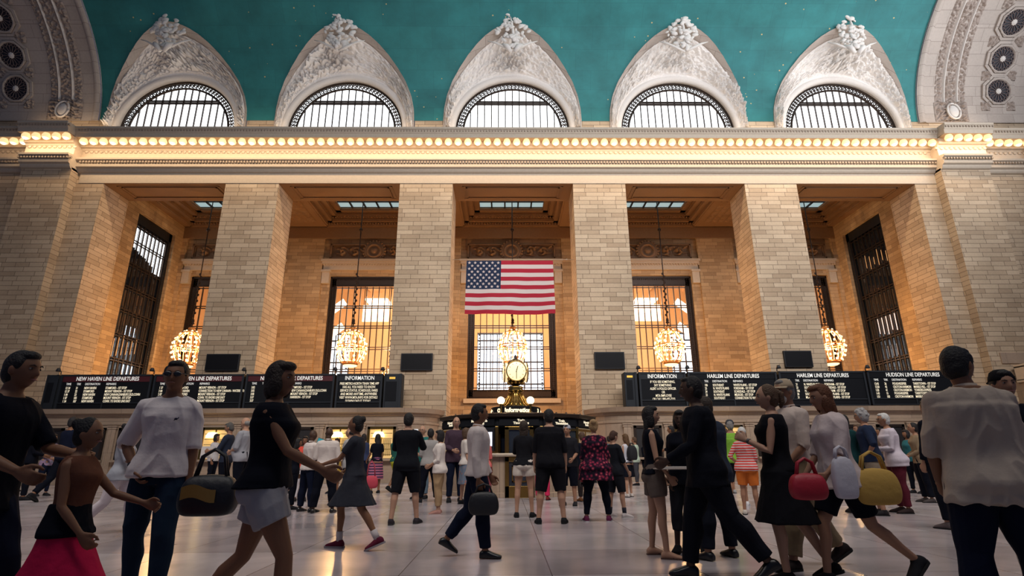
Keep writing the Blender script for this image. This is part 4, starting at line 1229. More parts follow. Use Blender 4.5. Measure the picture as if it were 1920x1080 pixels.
# ================================================================ PEOPLE
def SKIN(c): return solid('skin_%d_%d_%d' % tuple(int(v*1000) for v in c), c, .55, spec=.35)
def CLOTH(c, pat=None):
    nm = 'cloth_%s_%d_%d_%d' % ((pat or 'plain',)+tuple(int(v*1000) for v in c))
    if nm in MATS: return MATS[nm]
    m = solid(nm, c, .9, spec=.12, bump=.7, bscale=7)
    if pat:
        n = m.node_tree.nodes; l = m.node_tree.links; b = n['Principled BSDF']
        tc = [q for q in n if q.bl_idname == 'ShaderNodeTexCoord'][0]
        cr = n.new('ShaderNodeValToRGB')
        if pat.startswith('stripe'):
            w = n.new('ShaderNodeTexWave'); w.bands_direction = 'Z'; w.inputs['Scale'].default_value = 6. if pat == 'stripe' else 4.
            w.inputs['Distortion'].default_value = .3
            l.new(tc.outputs['Object'], w.inputs['Vector']); l.new(w.outputs['Fac'], cr.inputs['Fac'])
            cr.color_ramp.interpolation = 'CONSTANT'
            cr.color_ramp.elements[0].color = (*c, 1); cr.color_ramp.elements[1].position = .55
            cr.color_ramp.elements[1].color = (.62,.5,.5,1) if pat == 'stripe' else (.45,.14,.22,1)
        else:
            v = n.new('ShaderNodeTexVoronoi'); v.inputs['Scale'].default_value = 17 if pat == 'floral' else 12
            l.new(tc.outputs['Object'], v.inputs['Vector'])
            l.new(v.outputs['Distance'], cr.inputs['Fac'])
            e = cr.color_ramp; e.interpolation = 'LINEAR'
            e.elements[0].position = .0; e.elements[0].color = (.65,.35,.3,1) if pat == 'floral' else (.6,.45,.1,1)
            e.elements[1].position = .62; e.elements[1].color = (*c, 1)
            x = e.elements.new(.2); x.color = (.32,.03,.06,1) if pat == 'floral' else (.35,.12,.08,1)
            x = e.elements.new(.42); x.color = (.08,.012,.035,1) if pat == 'floral' else (.12,.15,.2,1)
        l.new(cr.outputs['Color'], b.inputs['Base Color'])
    return m
def remesh(mb, name, m, parent, vox, smooth=3, wr=0., seed=0., uv=False):
    me = mb.mesh(name, True)
    o = bpy.data.objects.new(name, me); COL.objects.link(o)
    md = o.modifiers.new('r', 'REMESH'); md.mode = 'VOXEL'; md.voxel_size = vox; md.use_smooth_shade = True
    if smooth:
        s = o.modifiers.new('s', 'SMOOTH'); s.factor = .5; s.iterations = smooth
    PEND.append(('mesh', o, o, m, (wr, seed)))
    o.parent = parent
    return o
def dirf(fl, ab, side):
    f, a = R(fl), R(ab)
    return Vector((side*math.sin(a), math.sin(f)*math.cos(a), -math.cos(f)*math.cos(a))).normalized()
TM = [(.84,.150,.105,-.010),(.90,.168,.118,-.018),(.96,.165,.112,-.012),(1.04,.152,.100,0),(1.12,.146,.098,.004),(1.22,.158,.106,.006),(1.32,.172,.112,.004),(1.39,.172,.100,-.004),(1.43,.150,.080,-.010),(1.465,.090,.062,-.012),(1.50,.056,.054,-.010)]
TF = [(.84,.160,.110,-.012),(.90,.178,.124,-.022),(.96,.168,.112,-.012),(1.04,.138,.092,0),(1.12,.122,.086,.004),(1.22,.136,.096,.008),(1.31,.148,.112,.016),(1.38,.150,.090,.0),(1.43,.130,.070,-.008),(1.465,.078,.056,-.012),(1.50,.048,.048,-.010)]
class Person:
    def __init__(s, x, y, H, face, sex='m', lean=0., build=1., arms=None, legs=None, hy=0., hp=0., twist=0., vox=.011):
        s.x, s.y, s.H, s.sex, s.vox = x, y, H, sex, vox
        s.k = H/1.75; s.B = build; s.lean = lean
        s.T = TM if sex == 'm' else TF
        arms = arms or ((5,6,12,2),(5,6,12,2)); legs = legs or ((3,3,-1),(-2,3,-3))
        s.rt = bpy.data.objects.new('person', None); COL.objects.link(s.rt)
        hips = Vector((0,0,.93)); hipw = .088
        J = {}
        M = Matrix.Translation(hips) @ Matrix.Rotation(-R(lean), 4, 'X') @ Matrix.Rotation(R(twist), 4, 'Z') @ Matrix.Translation(-hips)
        s.M = M
        for i, sd in enumerate((1, -1)):       # right, left
            fl, ab, sh = legs[i]
            h = hips+Vector((sd*hipw, 0, 0)); kn = h+dirf(fl, ab, sd)*.435; an = kn+dirf(sh, ab*.6, sd)*.41
            J['hip', sd], J['knee', sd], J['ankle', sd] = h, kn, an
            J['shin', sd] = sh
            sho = M @ Vector((sd*(.163 if sex == 'm' else .140)*(.6+.4*build), -.008, 1.388))
            uf, ua, ff, fa = arms[i]
            el = sho+dirf(uf, ua, sd)*.285; wr = el+dirf(ff, fa, sd)*.245
            J['sho', sd], J['el', sd], J['wr', sd] = sho, el, wr
            J['fdir', sd] = (wr-el).normalized()
        lo = 1e9
        for sd in (1, -1):
            sh = J['shin', sd]; pit = min(0, sh+12) if sh < -12 else 0.
            J['pit', sd] = pit      # heel lift angle (negative)
            toe = -.085*math.cos(R(pit))+.19*math.sin(R(pit)) if pit < 0 else -.085
            lo = min(lo, J['ankle', sd].z+toe)
        s.dz = -lo
        s.J = J; s.neck = M @ Vector((0,-.008,1.48)); s.head = M @ Vector((0,.018,1.625))
        s.HM = Matrix.Translation(s.head) @ Matrix.Rotation(-R(lean*.35), 4, 'X') @ Matrix.Rotation(-R(hy), 4, 'Z') @ Matrix.Rotation(R(hp), 4, 'X')
        s.rt.location = (x, y, s.dz*s.k); s.rt.rotation_euler = (0, 0, -R(face)); s.rt.scale = (s.k,)*3
        s.vx = vox/s.k
    # ---- closed pieces
    def torso(s, mb, z0, z1, inf=0., flare=0., top=None, belly=0., drape=0.):
        T = s.T; n = 32; rings = []
        nz_ = max(3, int((z1-z0)/.025)); zs = [z0+(z1-z0)*q/nz_ for q in range(nz_+1)]
        for z in zs:
            if z <= T[0][0]: w, d, o = T[0][1], T[0][2], T[0][3]
            elif z >= T[-1][0]: w, d, o = T[-1][1], T[-1][2], T[-1][3]
            else:
                for j in range(len(T)-1):
                    a, b = T[j], T[j+1]
                    if a[0] <= z <= b[0]:
                        p, q = T[max(0, j-1)], T[min(len(T)-1, j+2)]; t = (z-a[0])/(b[0]-a[0]); hh = b[0]-a[0]
                        r3 = []
                        for i in (1,2,3):
                            m0 = (b[i]-p[i])/max(1e-6, b[0]-p[0])*hh; m1 = (q[i]-a[i])/max(1e-6, q[0]-a[0])*hh
                            r3.append((2*t**3-3*t*t+1)*a[i]+(t**3-2*t*t+t)*m0+(3*t*t-2*t**3)*b[i]+(t**3-t*t)*m1)
                        w, d, o = r3; break
            bf = s.B if z < 1.36 else 1+(s.B-1)*.4
            w = w*bf+inf; d = d*bf+inf
            if flare and z < 1.05: w += flare*(1.05-z); d += flare*.8*(1.05-z)
            if belly: e = math.exp(-((z-1.08)/.13)**2)*belly; d += e*.5; o += e*.5
            if drape and z < 1.06:
                bl = min(1, (1.06-z)/.12); t = max(0, (.93-z)/.435); pk = [s.J['hip', q].lerp(s.J['knee', q], t) for q in (1, -1)]
                rl = (.090*(.5+.5*s.B)-.014*t)+drape
                y0_ = min(p.y for p in pk)-rl; y1_ = max(p.y for p in pk)+rl
                hi_, lo_ = max(o+d, y1_), min(o-d, y0_); o, d = o*(1-bl)+bl*(hi_+lo_)/2, d*(1-bl)+bl*(hi_-lo_)/2
                w = w*(1-bl)+bl*max(w, abs(pk[0].x-pk[1].x)/2+rl)
            rings.append([s.M @ Vector((w*math.copysign(abs(math.cos(a))**.85, math.cos(a)), o+d*math.copysign(abs(math.sin(a))**.9, math.sin(a)), z)) for a in [2*math.pi*i/n for i in range(n)]])
        mb.loft(rings)
    def leg(s, mb, sd, frac=1., inf=0., hem=0.):
        J = s.J; h, k, a = J['hip', sd], J['knee', sd], J['ankle', sd]; b = .5+.5*s.B
        pts = [h+Vector((-.0*sd,-.005,.03)), h.lerp(k, .3), h.lerp(k, .65), k, k.lerp(a, .3)+Vector((0,-.012,0)), k.lerp(a, .65), a]
        rad = [.080*b, .086*b, .072*b, .056, .057*b, .043, .037]
        if s.sex == 'f': rad = [.084*b, .088*b, .07*b, .052, .052*b, .038, .032]
        rad = [r+inf for r in rad]
        L = frac*(len(pts)-1); i = int(L); P, Q = pts[:i+1], rad[:i+1]
        if L-i > .01: P.append(pts[i].lerp(pts[i+1], L-i)); Q.append(rad[i]+(rad[i+1]-rad[i])*(L-i))
        if hem: Q[-1] += hem; Q[-2] += hem*.5
        mb.tube(P, Q, 14, round_ends=False); mb.ball(tuple(P[0]), (Q[0]*.98,)*3, 12, 8)
    def foot(s, mb, sd, inf=0., sole=0.):
        J = s.J; a = J['ankle', sd]; pit = R(J['pit', sd])
        M = Matrix.Translation(a) @ Matrix.Rotation(pit, 4, 'X') @ Matrix.Rotation(-sd*R(9), 4, 'Z')
        st = len(mb.v)
        secs = [(-.065,.024,.030,-.055),(-.045,.034,.044,-.045),(.0,.036,.052,-.035),(.05,.038,.040,-.046),(.10,.044,.030,-.056),(.15,.042,.022,-.063),(.185,.028,.014,-.070)]
        rings = []
        for y, w, h, zc in secs:
            zc2 = zc; w += inf; h += inf*.6
            rings.append([(w*math.cos(t), y*(1+inf*2), max(-.082-sole, zc2+h*math.sin(t))) for t in [2*math.pi*i/14 for i in range(14)]])
        mb.loft(rings); mb.xform(M, st)
    def arm(s, mb, sd, frac=1., inf=0., f0=0.):
        J = s.J; a, e, w = J['sho', sd], J['el', sd], J['wr', sd]; b = .55+.45*s.B
        pts = [a, a.lerp(e, .35), a.lerp(e, .7), e, e.lerp(w, .3), e.lerp(w, .7), w]
        rad = [.050, .047, .042, .037, .039, .031, .025] if s.sex == 'm' else [.042, .039, .034, .031, .032, .026, .021]
        rad = [r*b+inf for r in rad]
        L = frac*(len(pts)-1); i = int(L); P, Q = pts[:i+1], rad[:i+1]
        if L-i > .01 and i < len(pts)-1: P.append(pts[i].lerp(pts[i+1], L-i)); Q.append(rad[i]+(rad[i+1]-rad[i])*(L-i))
        mb.tube(P, Q, 12); mb.ball(tuple(P[0]), (Q[0],)*3, 12, 8)
        c = s.M @ Vector((sd*.055, -.010, 1.425)); mb.tube([c, c.lerp(a, .6)+Vector((0,0,.006)), a], [.042+inf*.7, .046+inf, Q[0]], 12)
    def hand(s, mb, sd, curl=35.):
        J = s.J; w = J['wr', sd]; d = J['fdir', sd]
        n = (Vector((-sd,.15,-.1))-d*d.dot(Vector((-sd,.15,-.1)))).normalized()      # palm normal
        b = d.cross(n).normalized()*sd
        if b.y < 0 and d.z < -.5: b = -b
        # b points to the thumb side
        rings = []
        for t, hw, ht in ((-.02,.022,.020),(.02,.032,.018),(.06,.041,.016),(.092,.041,.013)):
            rings.append([w+d*t+b*(hw*math.cos(a))+n*(ht*math.sin(a)) for a in [2*math.pi*i/12 for i in range(12)]])
        mb.loft(rings)
        for i, (off, ln) in enumerate(((.031,.072),(.0105,.082),(-.0105,.076),(-.030,.060))):
            p = w+d*.085+b*off; pts = [p]; ang = R(curl*.35+4*i)
            for q in range(3):
                dd = (d*math.cos(ang)+n*math.sin(ang)).normalized(); p = p+dd*ln*(.42,.32,.26)[q]; pts.append(p.copy()); ang += R(curl)
            mb.tube(pts, [.0105,.0098,.0092,.0078], 8, round_ends=True)
        p = w+d*.025+b*.026; mb.tube([p, p+d*.03+b*.028+n*.008, p+d*.062+b*.034+n*.022, p+d*.085+b*.028+n*.03], [.015,.0135,.011,.009], 8, round_ends=True)
    def headpiece(s, mb):
        st = len(mb.v); nu, nv = 36, 26; rings = []
        for j in range(1, nv):
            ph = -math.pi/2+math.pi*j/nv; row = []
            for i in range(nu):
                th = 2*math.pi*i/nu
                x, y, z = math.cos(ph)*math.cos(th), math.cos(ph)*math.sin(th), math.sin(ph)
                X, Y, Z = .074*x, .094*y, .120*z
                if z < 0:
                    X *= 1-.30*(-z)**1.4
                    if y < 0: Y *= 1-.55*(-z)
                    else: Y *= 1-.10*(-z)
                if z > .2 and y > 0: Y *= 1-.10*(z-.2)
                if y > .55:
                    g = lambda a, b_, c_, d_: math.exp(-((x-a)/b_)**2-((z-c_)/d_)**2)
                    Y += .024*math.exp(-(x/.15)**2)*max(0, min(1, (.16-z)/.38))*(1 if z > -.24 else max(0, 1-(-.24-z)/.09))
                    Y -= .012*(g(.40,.2,.08,.13)+g(-.40,.2,.08,.13))
                    Y += .005*(g(.36,.25,.26,.09)+g(-.36,.25,.26,.09))
                    Y += .006*g(0,.26,-.46,.07)-.005*g(0,.28,-.62,.07)+.010*g(0,.25,-.84,.15)
                row.append((X, Y, Z))
            rings.append(row)
        mb.loft(rings)
        for sd in (1, -1):
            mb.ball((sd*.076, -.006, -.006), (.011,.020,.031), 10, 8)
        mb.xform(s.HM, st)
    def body(s, skin, fingers=True, feet=True):
        mb = MB(); s.torso(mb, .84, 1.49)
        for sd in (1, -1):
            s.leg(mb, sd); s.arm(mb, sd); s.hand(mb, sd)
            if feet: s.foot(mb, sd)
        mb.tube([s.neck+(s.M.to_3x3() @ Vector((0,0,-.05))), s.neck, s.HM @ Vector((0,-.02,-.06))], [.064,.056,.053] if s.sex == 'm' else [.052,.045,.044], 14)
        s.headpiece(mb)
        s.bo = remesh(mb, 'body', SKIN(skin), s.rt, s.vx, 1); s.skin = skin
        return s.bo
    def face(s, lips=(.30,.10,.09), brow=(.03,.02,.015), glasses=None, beard=None):
        st = MB()
        for sd in (1, -1): st.ball((sd*.031, .0745, .010), (.0125,.009,.0055), 10, 6)
        st.xform(s.HM).build('eye', solid('eye_white', (.30,.27,.25), .3), s.rt, smooth=True)
        st = MB()
        for sd in (1, -1): st.ball((sd*.031, .0810, .010), (.0065,.004,.0056), 8, 6)
        st.xform(s.HM).build('iris', solid('dark_iris', (.02,.012,.01), .15), s.rt, smooth=True)
        st = MB()
        for sd in (1, -1): st.tube([(sd*.013,.0885,.027),(sd*.03,.088,.033),(sd*.05,.078,.027)], [.0035,.0045,.002], 6)
        st.xform(s.HM).build('eyebrow', solid('brow_%d' % int(brow[0]*1000), brow, .8), s.rt, smooth=True)
        st = MB(); st.tube([(-.024,.083,-.056),(-.010,.0925,-.0545),(0,.094,-.0555),(.010,.0925,-.0545),(.024,.083,-.056)], [.002,.0048,.005,.0048,.002], 6)
        st.xform(s.HM).build('lips', solid('lips_%d' % int(lips[0]*1000), lips, .45), s.rt, smooth=True)
        if glasses:
            st = MB(); r = .026
            for sd in (1, -1):
                if glasses == 'sun': st.ball((sd*.033, .094, .008), (.028,.008,.020), 12, 8)
                else: st.tube([(sd*.033+r*math.cos(a), .096, .006+.019*math.sin(a)) for a in [2*math.pi*i/16 for i in range(17)]], .0022, 5)
                st.tube([(sd*.060,.092,.014),(sd*.078,.05,.014),(sd*.080,-.01,.008)], .0028, 5)
            st.tube([(-.01,.101,.012),(0,.104,.014),(.01,.101,.012)], .0025, 5)
            st.xform(s.HM).build('sunglasses' if glasses == 'sun' else 'glasses', solid('eyewear_black', (.01,.01,.012), .15, spec=.8), s.rt, smooth=True)
        if beard:
            st = MB(); st.ball((0,.052,-.075), (.058,.045,.05), 14, 10); st.ball((0,.085,-.045), (.032,.012,.010), 10, 6)
            st.xform(s.HM).build('beard', solid('beard_%d' % int(beard[0]*1000), beard, .9, bump=.6, bscale=90), s.rt, smooth=True)
    def hair(s, style, col):
        if style == 'bald' or not style: return
        m = solid('hair_%d_%d_%d' % tuple(int(v*1000) for v in col), col, .6, spec=.35, bump=.7, bscale=70)
        mb = MB(); big = {'short':1.0,'bob':1.05,'long':1.04,'bun':1.0,'pony':1.0,'curly':1.14,'crop':.985,'ring':.98,'tail':1.0}[style]
        if style != 'ring':
            mb.ball((0, -.020, .026), (.0805*big, .090*big, .102*big), 24, 16)
            mb.ball((0, -.040, -.015), (.074*big, .068*big, .085*big), 20, 14)
            if style in ('short','crop','curly'):
                mb.ball((0, .026, .088), (.056*big, .054*big, .032*big), 16, 10)
                for sd in (1, -1): mb.ball((sd*.066, .010, .035), (.015, .030, .04), 10, 8)
        else:
            mb.ball((0, -.045, .0), (.082, .066, .052), 20, 14)
        if style in ('bob',):
            for sd in (1, -1): mb.ball((sd*.058, -.005, -.035), (.034,.055,.085), 14, 10)
            mb.ball((0, -.05, -.06), (.078,.05,.085), 18, 12)
            mb.ball((0, .035, .088), (.066,.060,.036), 16, 10)
        if style == 'long':
            for sd in (1, -1): mb.ball((sd*.056, -.010, -.05), (.034,.05,.10), 14, 10)
            mb.ball((0, -.062, -.12), (.082,.042,.17), 18, 14)
            mb.ball((0, .030, .090), (.060,.056,.034), 16, 10)
        if style == 'bun': mb.ball((0, -.10, .075), (.045,.042,.045), 14, 10)
        if style in ('pony', 'tail'): mb.tube([(0,-.09,.06),(0,-.135,.03),(0,-.14,-.05),(0,-.12,-.15 if style == 'pony' else -.09)], [.024,.032,.026,.012], 10, round_ends=True)
        if style == 'curly':
            rr = random.Random(5)
            for q in range(40):
                a = rr.uniform(0, 2*math.pi); p = rr.uniform(-.2, 1.4)
                d = Vector((math.cos(p)*math.cos(a), math.cos(p)*math.sin(a), math.sin(p)))
                if d.y > .55 and d.z < .5: continue
                mb.ball((d.x*.088, -.018+d.y*.10, .028+d.z*.11), .022, 8, 6)
        mb.xform(s.HM)
        return remesh(mb, 'hair', m, s.rt, min(s.vx, .009), 1, wr=.006, seed=3)
    def cap(s, col, back=False, brimdir=0.):
        mb = MB(); M2 = s.HM @ Matrix.Rotation(math.pi if back else 0, 4, 'Z')
        mb.lathe([(.0,.113),(.04,.110),(.072,.088),(.088,.045),(.092,.018),(.088,.016),(.0,.02)], (0,-.012 if not back else .012,.018), 24)
        rings = []
        for q in range(9):
            a = R(20)+R(140)*q/8
            rings.append([((.085)*math.cos(a), .0+.085*math.sin(a), .048), ((.092)*math.cos(a), .0+(.165)*math.sin(a), .030), ((.092)*math.cos(a), (.165)*math.sin(a), .024), (.085*math.cos(a), .085*math.sin(a), .036)])
        mb.loft(rings); mb.xform(M2)
        mb.build('cap', CLOTH(col), s.rt, smooth=True)
    def top(s, col, sleeve=.5, hem=.86, inf=.018, flare=0., pat=None, name='shirt', neck=1.462, wr=.006, belly=0.):
        mb = MB(); s.torso(mb, hem, neck, inf, flare, belly=belly, drape=(inf+.014) if hem < .95 else 0)
        if sleeve > 0:
            for sd in (1, -1): s.arm(mb, sd, sleeve, min(inf, .014)+(.004 if sleeve < .6 else 0))
        elif sleeve == 0:
            for sd in (1, -1):
                a = s.J['sho', sd]; c = s.M @ Vector((sd*.09, -.008, 1.38)); mb.tube([c, c.lerp(a, .75)], [.07, .052], 10)
        o = remesh(mb, name, CLOTH(col, pat), s.rt, s.vx, 2, wr=wr*(1 if inf > .02 else .7), seed=s.x)
        return o
    def collar(s, col):
        mb = MB(); st = 0
        mb.lathe([(.062,-.025),(.070,-.018),(.066,.028),(.060,.030),(.056,.0)], (0,0,0), 20)
        mb.xform(Matrix.Translation(s.neck+Vector((0,.004,-.012))) @ Matrix.Rotation(-R(s.lean+8), 4, 'X'))
        mb.build('collar', CLOTH(col), s.rt, smooth=True)
    def trousers(s, col, frac=.96, inf=.016, hem=.0, name='trousers', waist=1.04, pat=None):
        mb = MB(); s.torso(mb, .84, waist, min(inf*.8, .009))
        for sd in (1, -1): s.leg(mb, sd, frac, inf, hem)
        c = s.J['hip', 1].lerp(s.J['hip', -1], .5); mb.ball(tuple(c+Vector((0,-.01,-.06))), (.11*s.B,.095*s.B,.06), 16, 10)
        return remesh(mb, name, CLOTH(col, pat), s.rt, s.vx, 2, wr=.008, seed=s.y)
    def skirt(s, col, hem=.5, top=1.05, flare=.2, pat=None, name='skirt', inf=.014, into=None):
        mb = into or MB(); n = 24; rings = []
        kn = [s.J['knee', 1], s.J['knee', -1]]; an = [s.J['ankle', 1], s.J['ankle', -1]]; hp = .93
        for q in range(9):
            z = top+(hem-top)*q/8
            if z >= .84:
                T = s.T
                w = next((a[1]+(b[1]-a[1])*(z-a[0])/(b[0]-a[0]) for a, b in zip(T, T[1:]) if a[0] <= z <= b[0]), .15)
                d = w*.68; cx = cy = 0.
            t = max(0, min(1, (.93-z)/.435)); pk = [s.J['hip', sd].lerp(s.J['knee', sd], t) for sd in (1, -1)]
            if z < .5:
                t2 = min(1, (.5-z)/.41); pk = [k_.lerp(a_, t2) for k_, a_ in zip(kn, an)]
            cy = (pk[0].y+pk[1].y)/2; cx = (pk[0].x+pk[1].x)/2
            if z < .94:
                f_ = flare*max(0, .9-z)*.5; w = max(.175, abs(pk[0].x-pk[1].x)/2+.098)+f_; d = max(.125, abs(pk[0].y-pk[1].y)/2+.098)+f_
            w = w*s.B+inf; d = d*s.B+inf
            c = Vector((cx, cy, z))
            if z >= .94: c = s.M @ Vector((0, -.01, z))
            rings.append([(c.x+w*math.cos(a)*(1+.03*math.sin(7*a)*q/8), c.y+d*math.sin(a)*(1+.04*math.sin(9*a)*q/8), c.z) for a in [2*math.pi*i/n for i in range(n)]])
        mb.loft(rings)
        if into: return
        return remesh(mb, name, CLOTH(col, pat), s.rt, s.vx, 1, wr=.006, seed=s.x)
    def dress(s, col, hem=.5, sleeve=0, flare=.2, pat=None, inf=.014):
        mb = MB(); s.torso(mb, .95, 1.455, inf)
        for sd in (1, -1):
            if sleeve > 0: s.arm(mb, sd, sleeve, .02)
            else:
                a = s.J['sho', sd]; c = s.M @ Vector((sd*.085, -.008, 1.38)); mb.tube([c, c.lerp(a, .6)], [.07, .05], 10)
        s.skirt(col, hem, 1.0, flare, pat, 'x', inf, into=mb)
        return remesh(mb, 'dress', CLOTH(col, pat), s.rt, s.vx, 2, wr=.006, seed=s.x)
    def shoes(s, col, sole=(.5,.5,.5), kind='shoe', sock=None):
        m = CLOTH(col) if kind != 'leather' else solid('leather_%d' % int(col[0]*1000), col, .3)
        for sd in (1, -1):
            if kind == 'sandal':
                mb = MB(); J = s.J; a = J['ankle', sd]; M = Matrix.Translation(a) @ Matrix.Rotation(R(J['pit', sd]), 4, 'X') @ Matrix.Rotation(-sd*R(9), 4, 'Z')
                rings = [[(w*x_, y, z) for x_, z in ((-1,-.085),(1,-.085),(1,-.074),(-1,-.074))] for y, w in ((-.07,.025),(-.03,.036),(.05,.036),(.12,.045),(.17,.04),(.195,.02))]
                mb.loft(rings); mb.tube([(-.036,.07,-.07),(-.01,.115,-.035),(.0,.14,-.05)], .006, 6); mb.tube([(.036,.07,-.07),(.01,.115,-.035),(.0,.14,-.05)], .006, 6)
                mb.xform(M); mb.build('sandal', m, s.rt); continue
            mb = MB(); s.foot(mb, sd, .010)
            if kind == 'sneaker' or kind == 'shoe':
                a = s.J['ankle', sd]; mb.tube([a+Vector((0,-.005,-.03)), a+Vector((0,-.008,.012 if kind == 'sneaker' else -.005))], [.046,.042], 12)
            o = remesh(mb, 'shoe', m, s.rt, min(s.vx, .010), 1)
            if kind in ('sneaker', 'shoe'):
                J = s.J; a = J['ankle', sd]; M = Matrix.Translation(a) @ Matrix.Rotation(R(J['pit', sd]), 4, 'X') @ Matrix.Rotation(-sd*R(9), 4, 'Z')
                mb = MB(); prof = [(-.078,.02),(-.06,.038),(0,.045),(.06,.046),(.12,.053),(.17,.048),(.205,.022)]
                mb.loft([[(w*x_, y, z) for x_, z in ((-1,-.092),(1,-.092),(1,-.068),(-1,-.068))] for y, w in prof]); mb.xform(M)
                mb.build('sole', CLOTH(sole), o).parent = o
            if sock:
                J = s.J; k, a = J['knee', sd], J['ankle', sd]; mb = MB(); mb.tube([k.lerp(a, .72), a+Vector((0,0,-.02))], [.047,.041], 12); mb.build('sock', CLOTH(sock), s.rt, smooth=True)
    def wristband(s, sd, col, r=.033, w=.03):
        J = s.J; p = J['wr', sd]; d = J['fdir', sd]
        mb = MB(); mb.tube([p-d*(w+.01), p-d*.01], [r, r-.003], 14); mb.build('wristband', solid('band_%d' % int(col[0]*1000), col, .4), s.rt, smooth=True)
    def world(s, local):
        k = s.k; f = -s.rt.rotation_euler.z*-1
        v = Matrix.Rotation(s.rt.rotation_euler.z, 4, 'Z') @ (Vector(local)*k)
        return Vector((s.x, s.y, s.dz*k))+v
    def handpos(s, sd, ext=.06):
        J = s.J; return s.world(J['wr', sd]+J['fdir', sd]*ext)
def who(label, px, yf, yh, face, **k):
    X, Y = ground(px, yf); H = height_at(px, yh, Y)-0.
    H *= .985
    p = Person(X, Y, H, face, **k)
    tag(p.rt, label, 'person')
    return p
def who2(label, px, Y, yh, H, face, **k):
    """person whose feet are out of sight: chosen distance Y"""
    x, y, z = at_depth(px, yh, Y)
    p = Person(x, Y, H, face, **k); tag(p.rt, label, 'person'); return p
def bag(name, loc, rot, w, d, h, col, label, cat='bag', handle=.18, strap=None, leather=False):
    t = empty(name, loc, rot, label=label, cat=cat)
    m = solid('bag_%d_%d_%d' % tuple(int(v*1000) for v in col), col, .5 if leather else .85, bump=.3, bscale=15)
    mb = MB(); n = 20
    rings = []
    for z, f in ((-h/2,.78),(-h/2+.03,.95),(-h/6,1.08),(h/4,.98),(h/2,.72)):
        rings.append([(w/2*f*math.copysign(abs(math.cos(a))**.5, math.cos(a)), d/2*f*math.copysign(abs(math.sin(a))**.5, math.sin(a))*(.55 if z > h*.4 else 1), z) for a in [2*math.pi*i/n for i in range(n)]])
    mb.loft(rings); po = mb.build('pouch', m, t, smooth=True); sm = po.modifiers.new('soft', 'SUBSURF'); sm.levels = sm.render_levels = 2
    if handle:
        mb = MB()
        for sy in (-1, 1): mb.tube([(-w*.28, sy*d*.12, h/2-.02), (-w*.2, sy*d*.1, h/2+handle*.7), (0, sy*d*.06, h/2+handle), (w*.2, sy*d*.1, h/2+handle*.7), (w*.28, sy*d*.12, h/2-.02)], .011, 6)
        mb.build('handle', m, t, smooth=True)
    return t
# ================================================================ THE CROWD
SK = {'m':(.32,.165,.10), 'l':(.42,.235,.155), 'd':(.07,.035,.022), 't':(.22,.10,.052)}
BLK, DBR, BRN, GRY, WHT, BLN, RED_ = (.012,.010,.011), (.03,.018,.012), (.075,.04,.022), (.22,.21,.20), (.55,.54,.52), (.30,.19,.09), (.14,.05,.02)
NAVY, BLACK, DENIM, WHITE, GREY = (.006,.009,.024), (.0035,.0045,.010), (.010,.022,.045), (.62,.57,.54), (.12,.12,.13)
ST = ((3,4,-2),(0,4,-3)); ST2 = ((6,6,2),(-4,5,-6)); STW = ((2,9,0),(-1,9,-2))
WKR = ((24,1,8),(-16,1,-42)); WKL = ((-16,1,-42),(24,1,8))
SWR = ((-18,6,0,3),(20,6,38,-4)); SWL = ((20,6,38,-4),(-18,6,0,3))
HANG = ((4,6,12,2),(4,6,12,2)); FRONT = ((12,8,72,-28),(12,8,72,-28)); PHONE = ((55,8,118,-18),(50,10,112,-22)); FOLD = ((22,10,78,-62),(18,10,72,-58))
HIP = (-14,30,28,-38)
def dress_up(p, skin='m', hair=('short', BLK), top=None, bot=None, shoe=None, face=None, collar=None, cap=None, fingers=True, dress=None):
    p.body(SK[skin] if isinstance(skin, str) else skin)
    if hair: p.hair(*hair)
    if top: p.top(**top)
    if dress: p.dress(**dress)
    if bot:
        b = dict(bot); k = b.pop('kind')
        (p.skirt if k == 'skirt' else p.trousers)(**b)
    if shoe: p.shoes(**shoe)
    if face is not None: p.face(**face)
    if collar: p.collar(collar)
    if cap: p.cap(**cap)
    return p
def per(label, pos, facing, pk=None, **k):
    pk = pk or {}
    if len(pos) == 3: p = who(label, *pos, facing, **pk)
    else:
        px, yh, H, _ = pos; r = ray(px, yh); Y = (H-CAMH)*r[1]/r[2]
        x = CX+Y/r[1]*r[0]
        p = Person(x, Y, H, facing, **pk); tag(p.rt, label, 'person')
    return dress_up(p, **k)
T = lambda c, s=.5, h=.86, **k: dict(col=c, sleeve=s, hem=h, **k)
TR = lambda c, f=.96, **k: dict(kind='trousers', col=c, frac=f, **k)
SH = lambda c, f=.46, **k: dict(kind='trousers', col=c, frac=f, inf=.03, name='shorts', **k)
SKT = lambda c, h=.5, **k: dict(kind='skirt', col=c, hem=h, **k)
SO = lambda c=(.015,.015,.018), s=(.02,.02,.02), k='shoe', **q: dict(col=c, sole=s, kind=k, **q)
N, Mv, F = .008, .011, .016

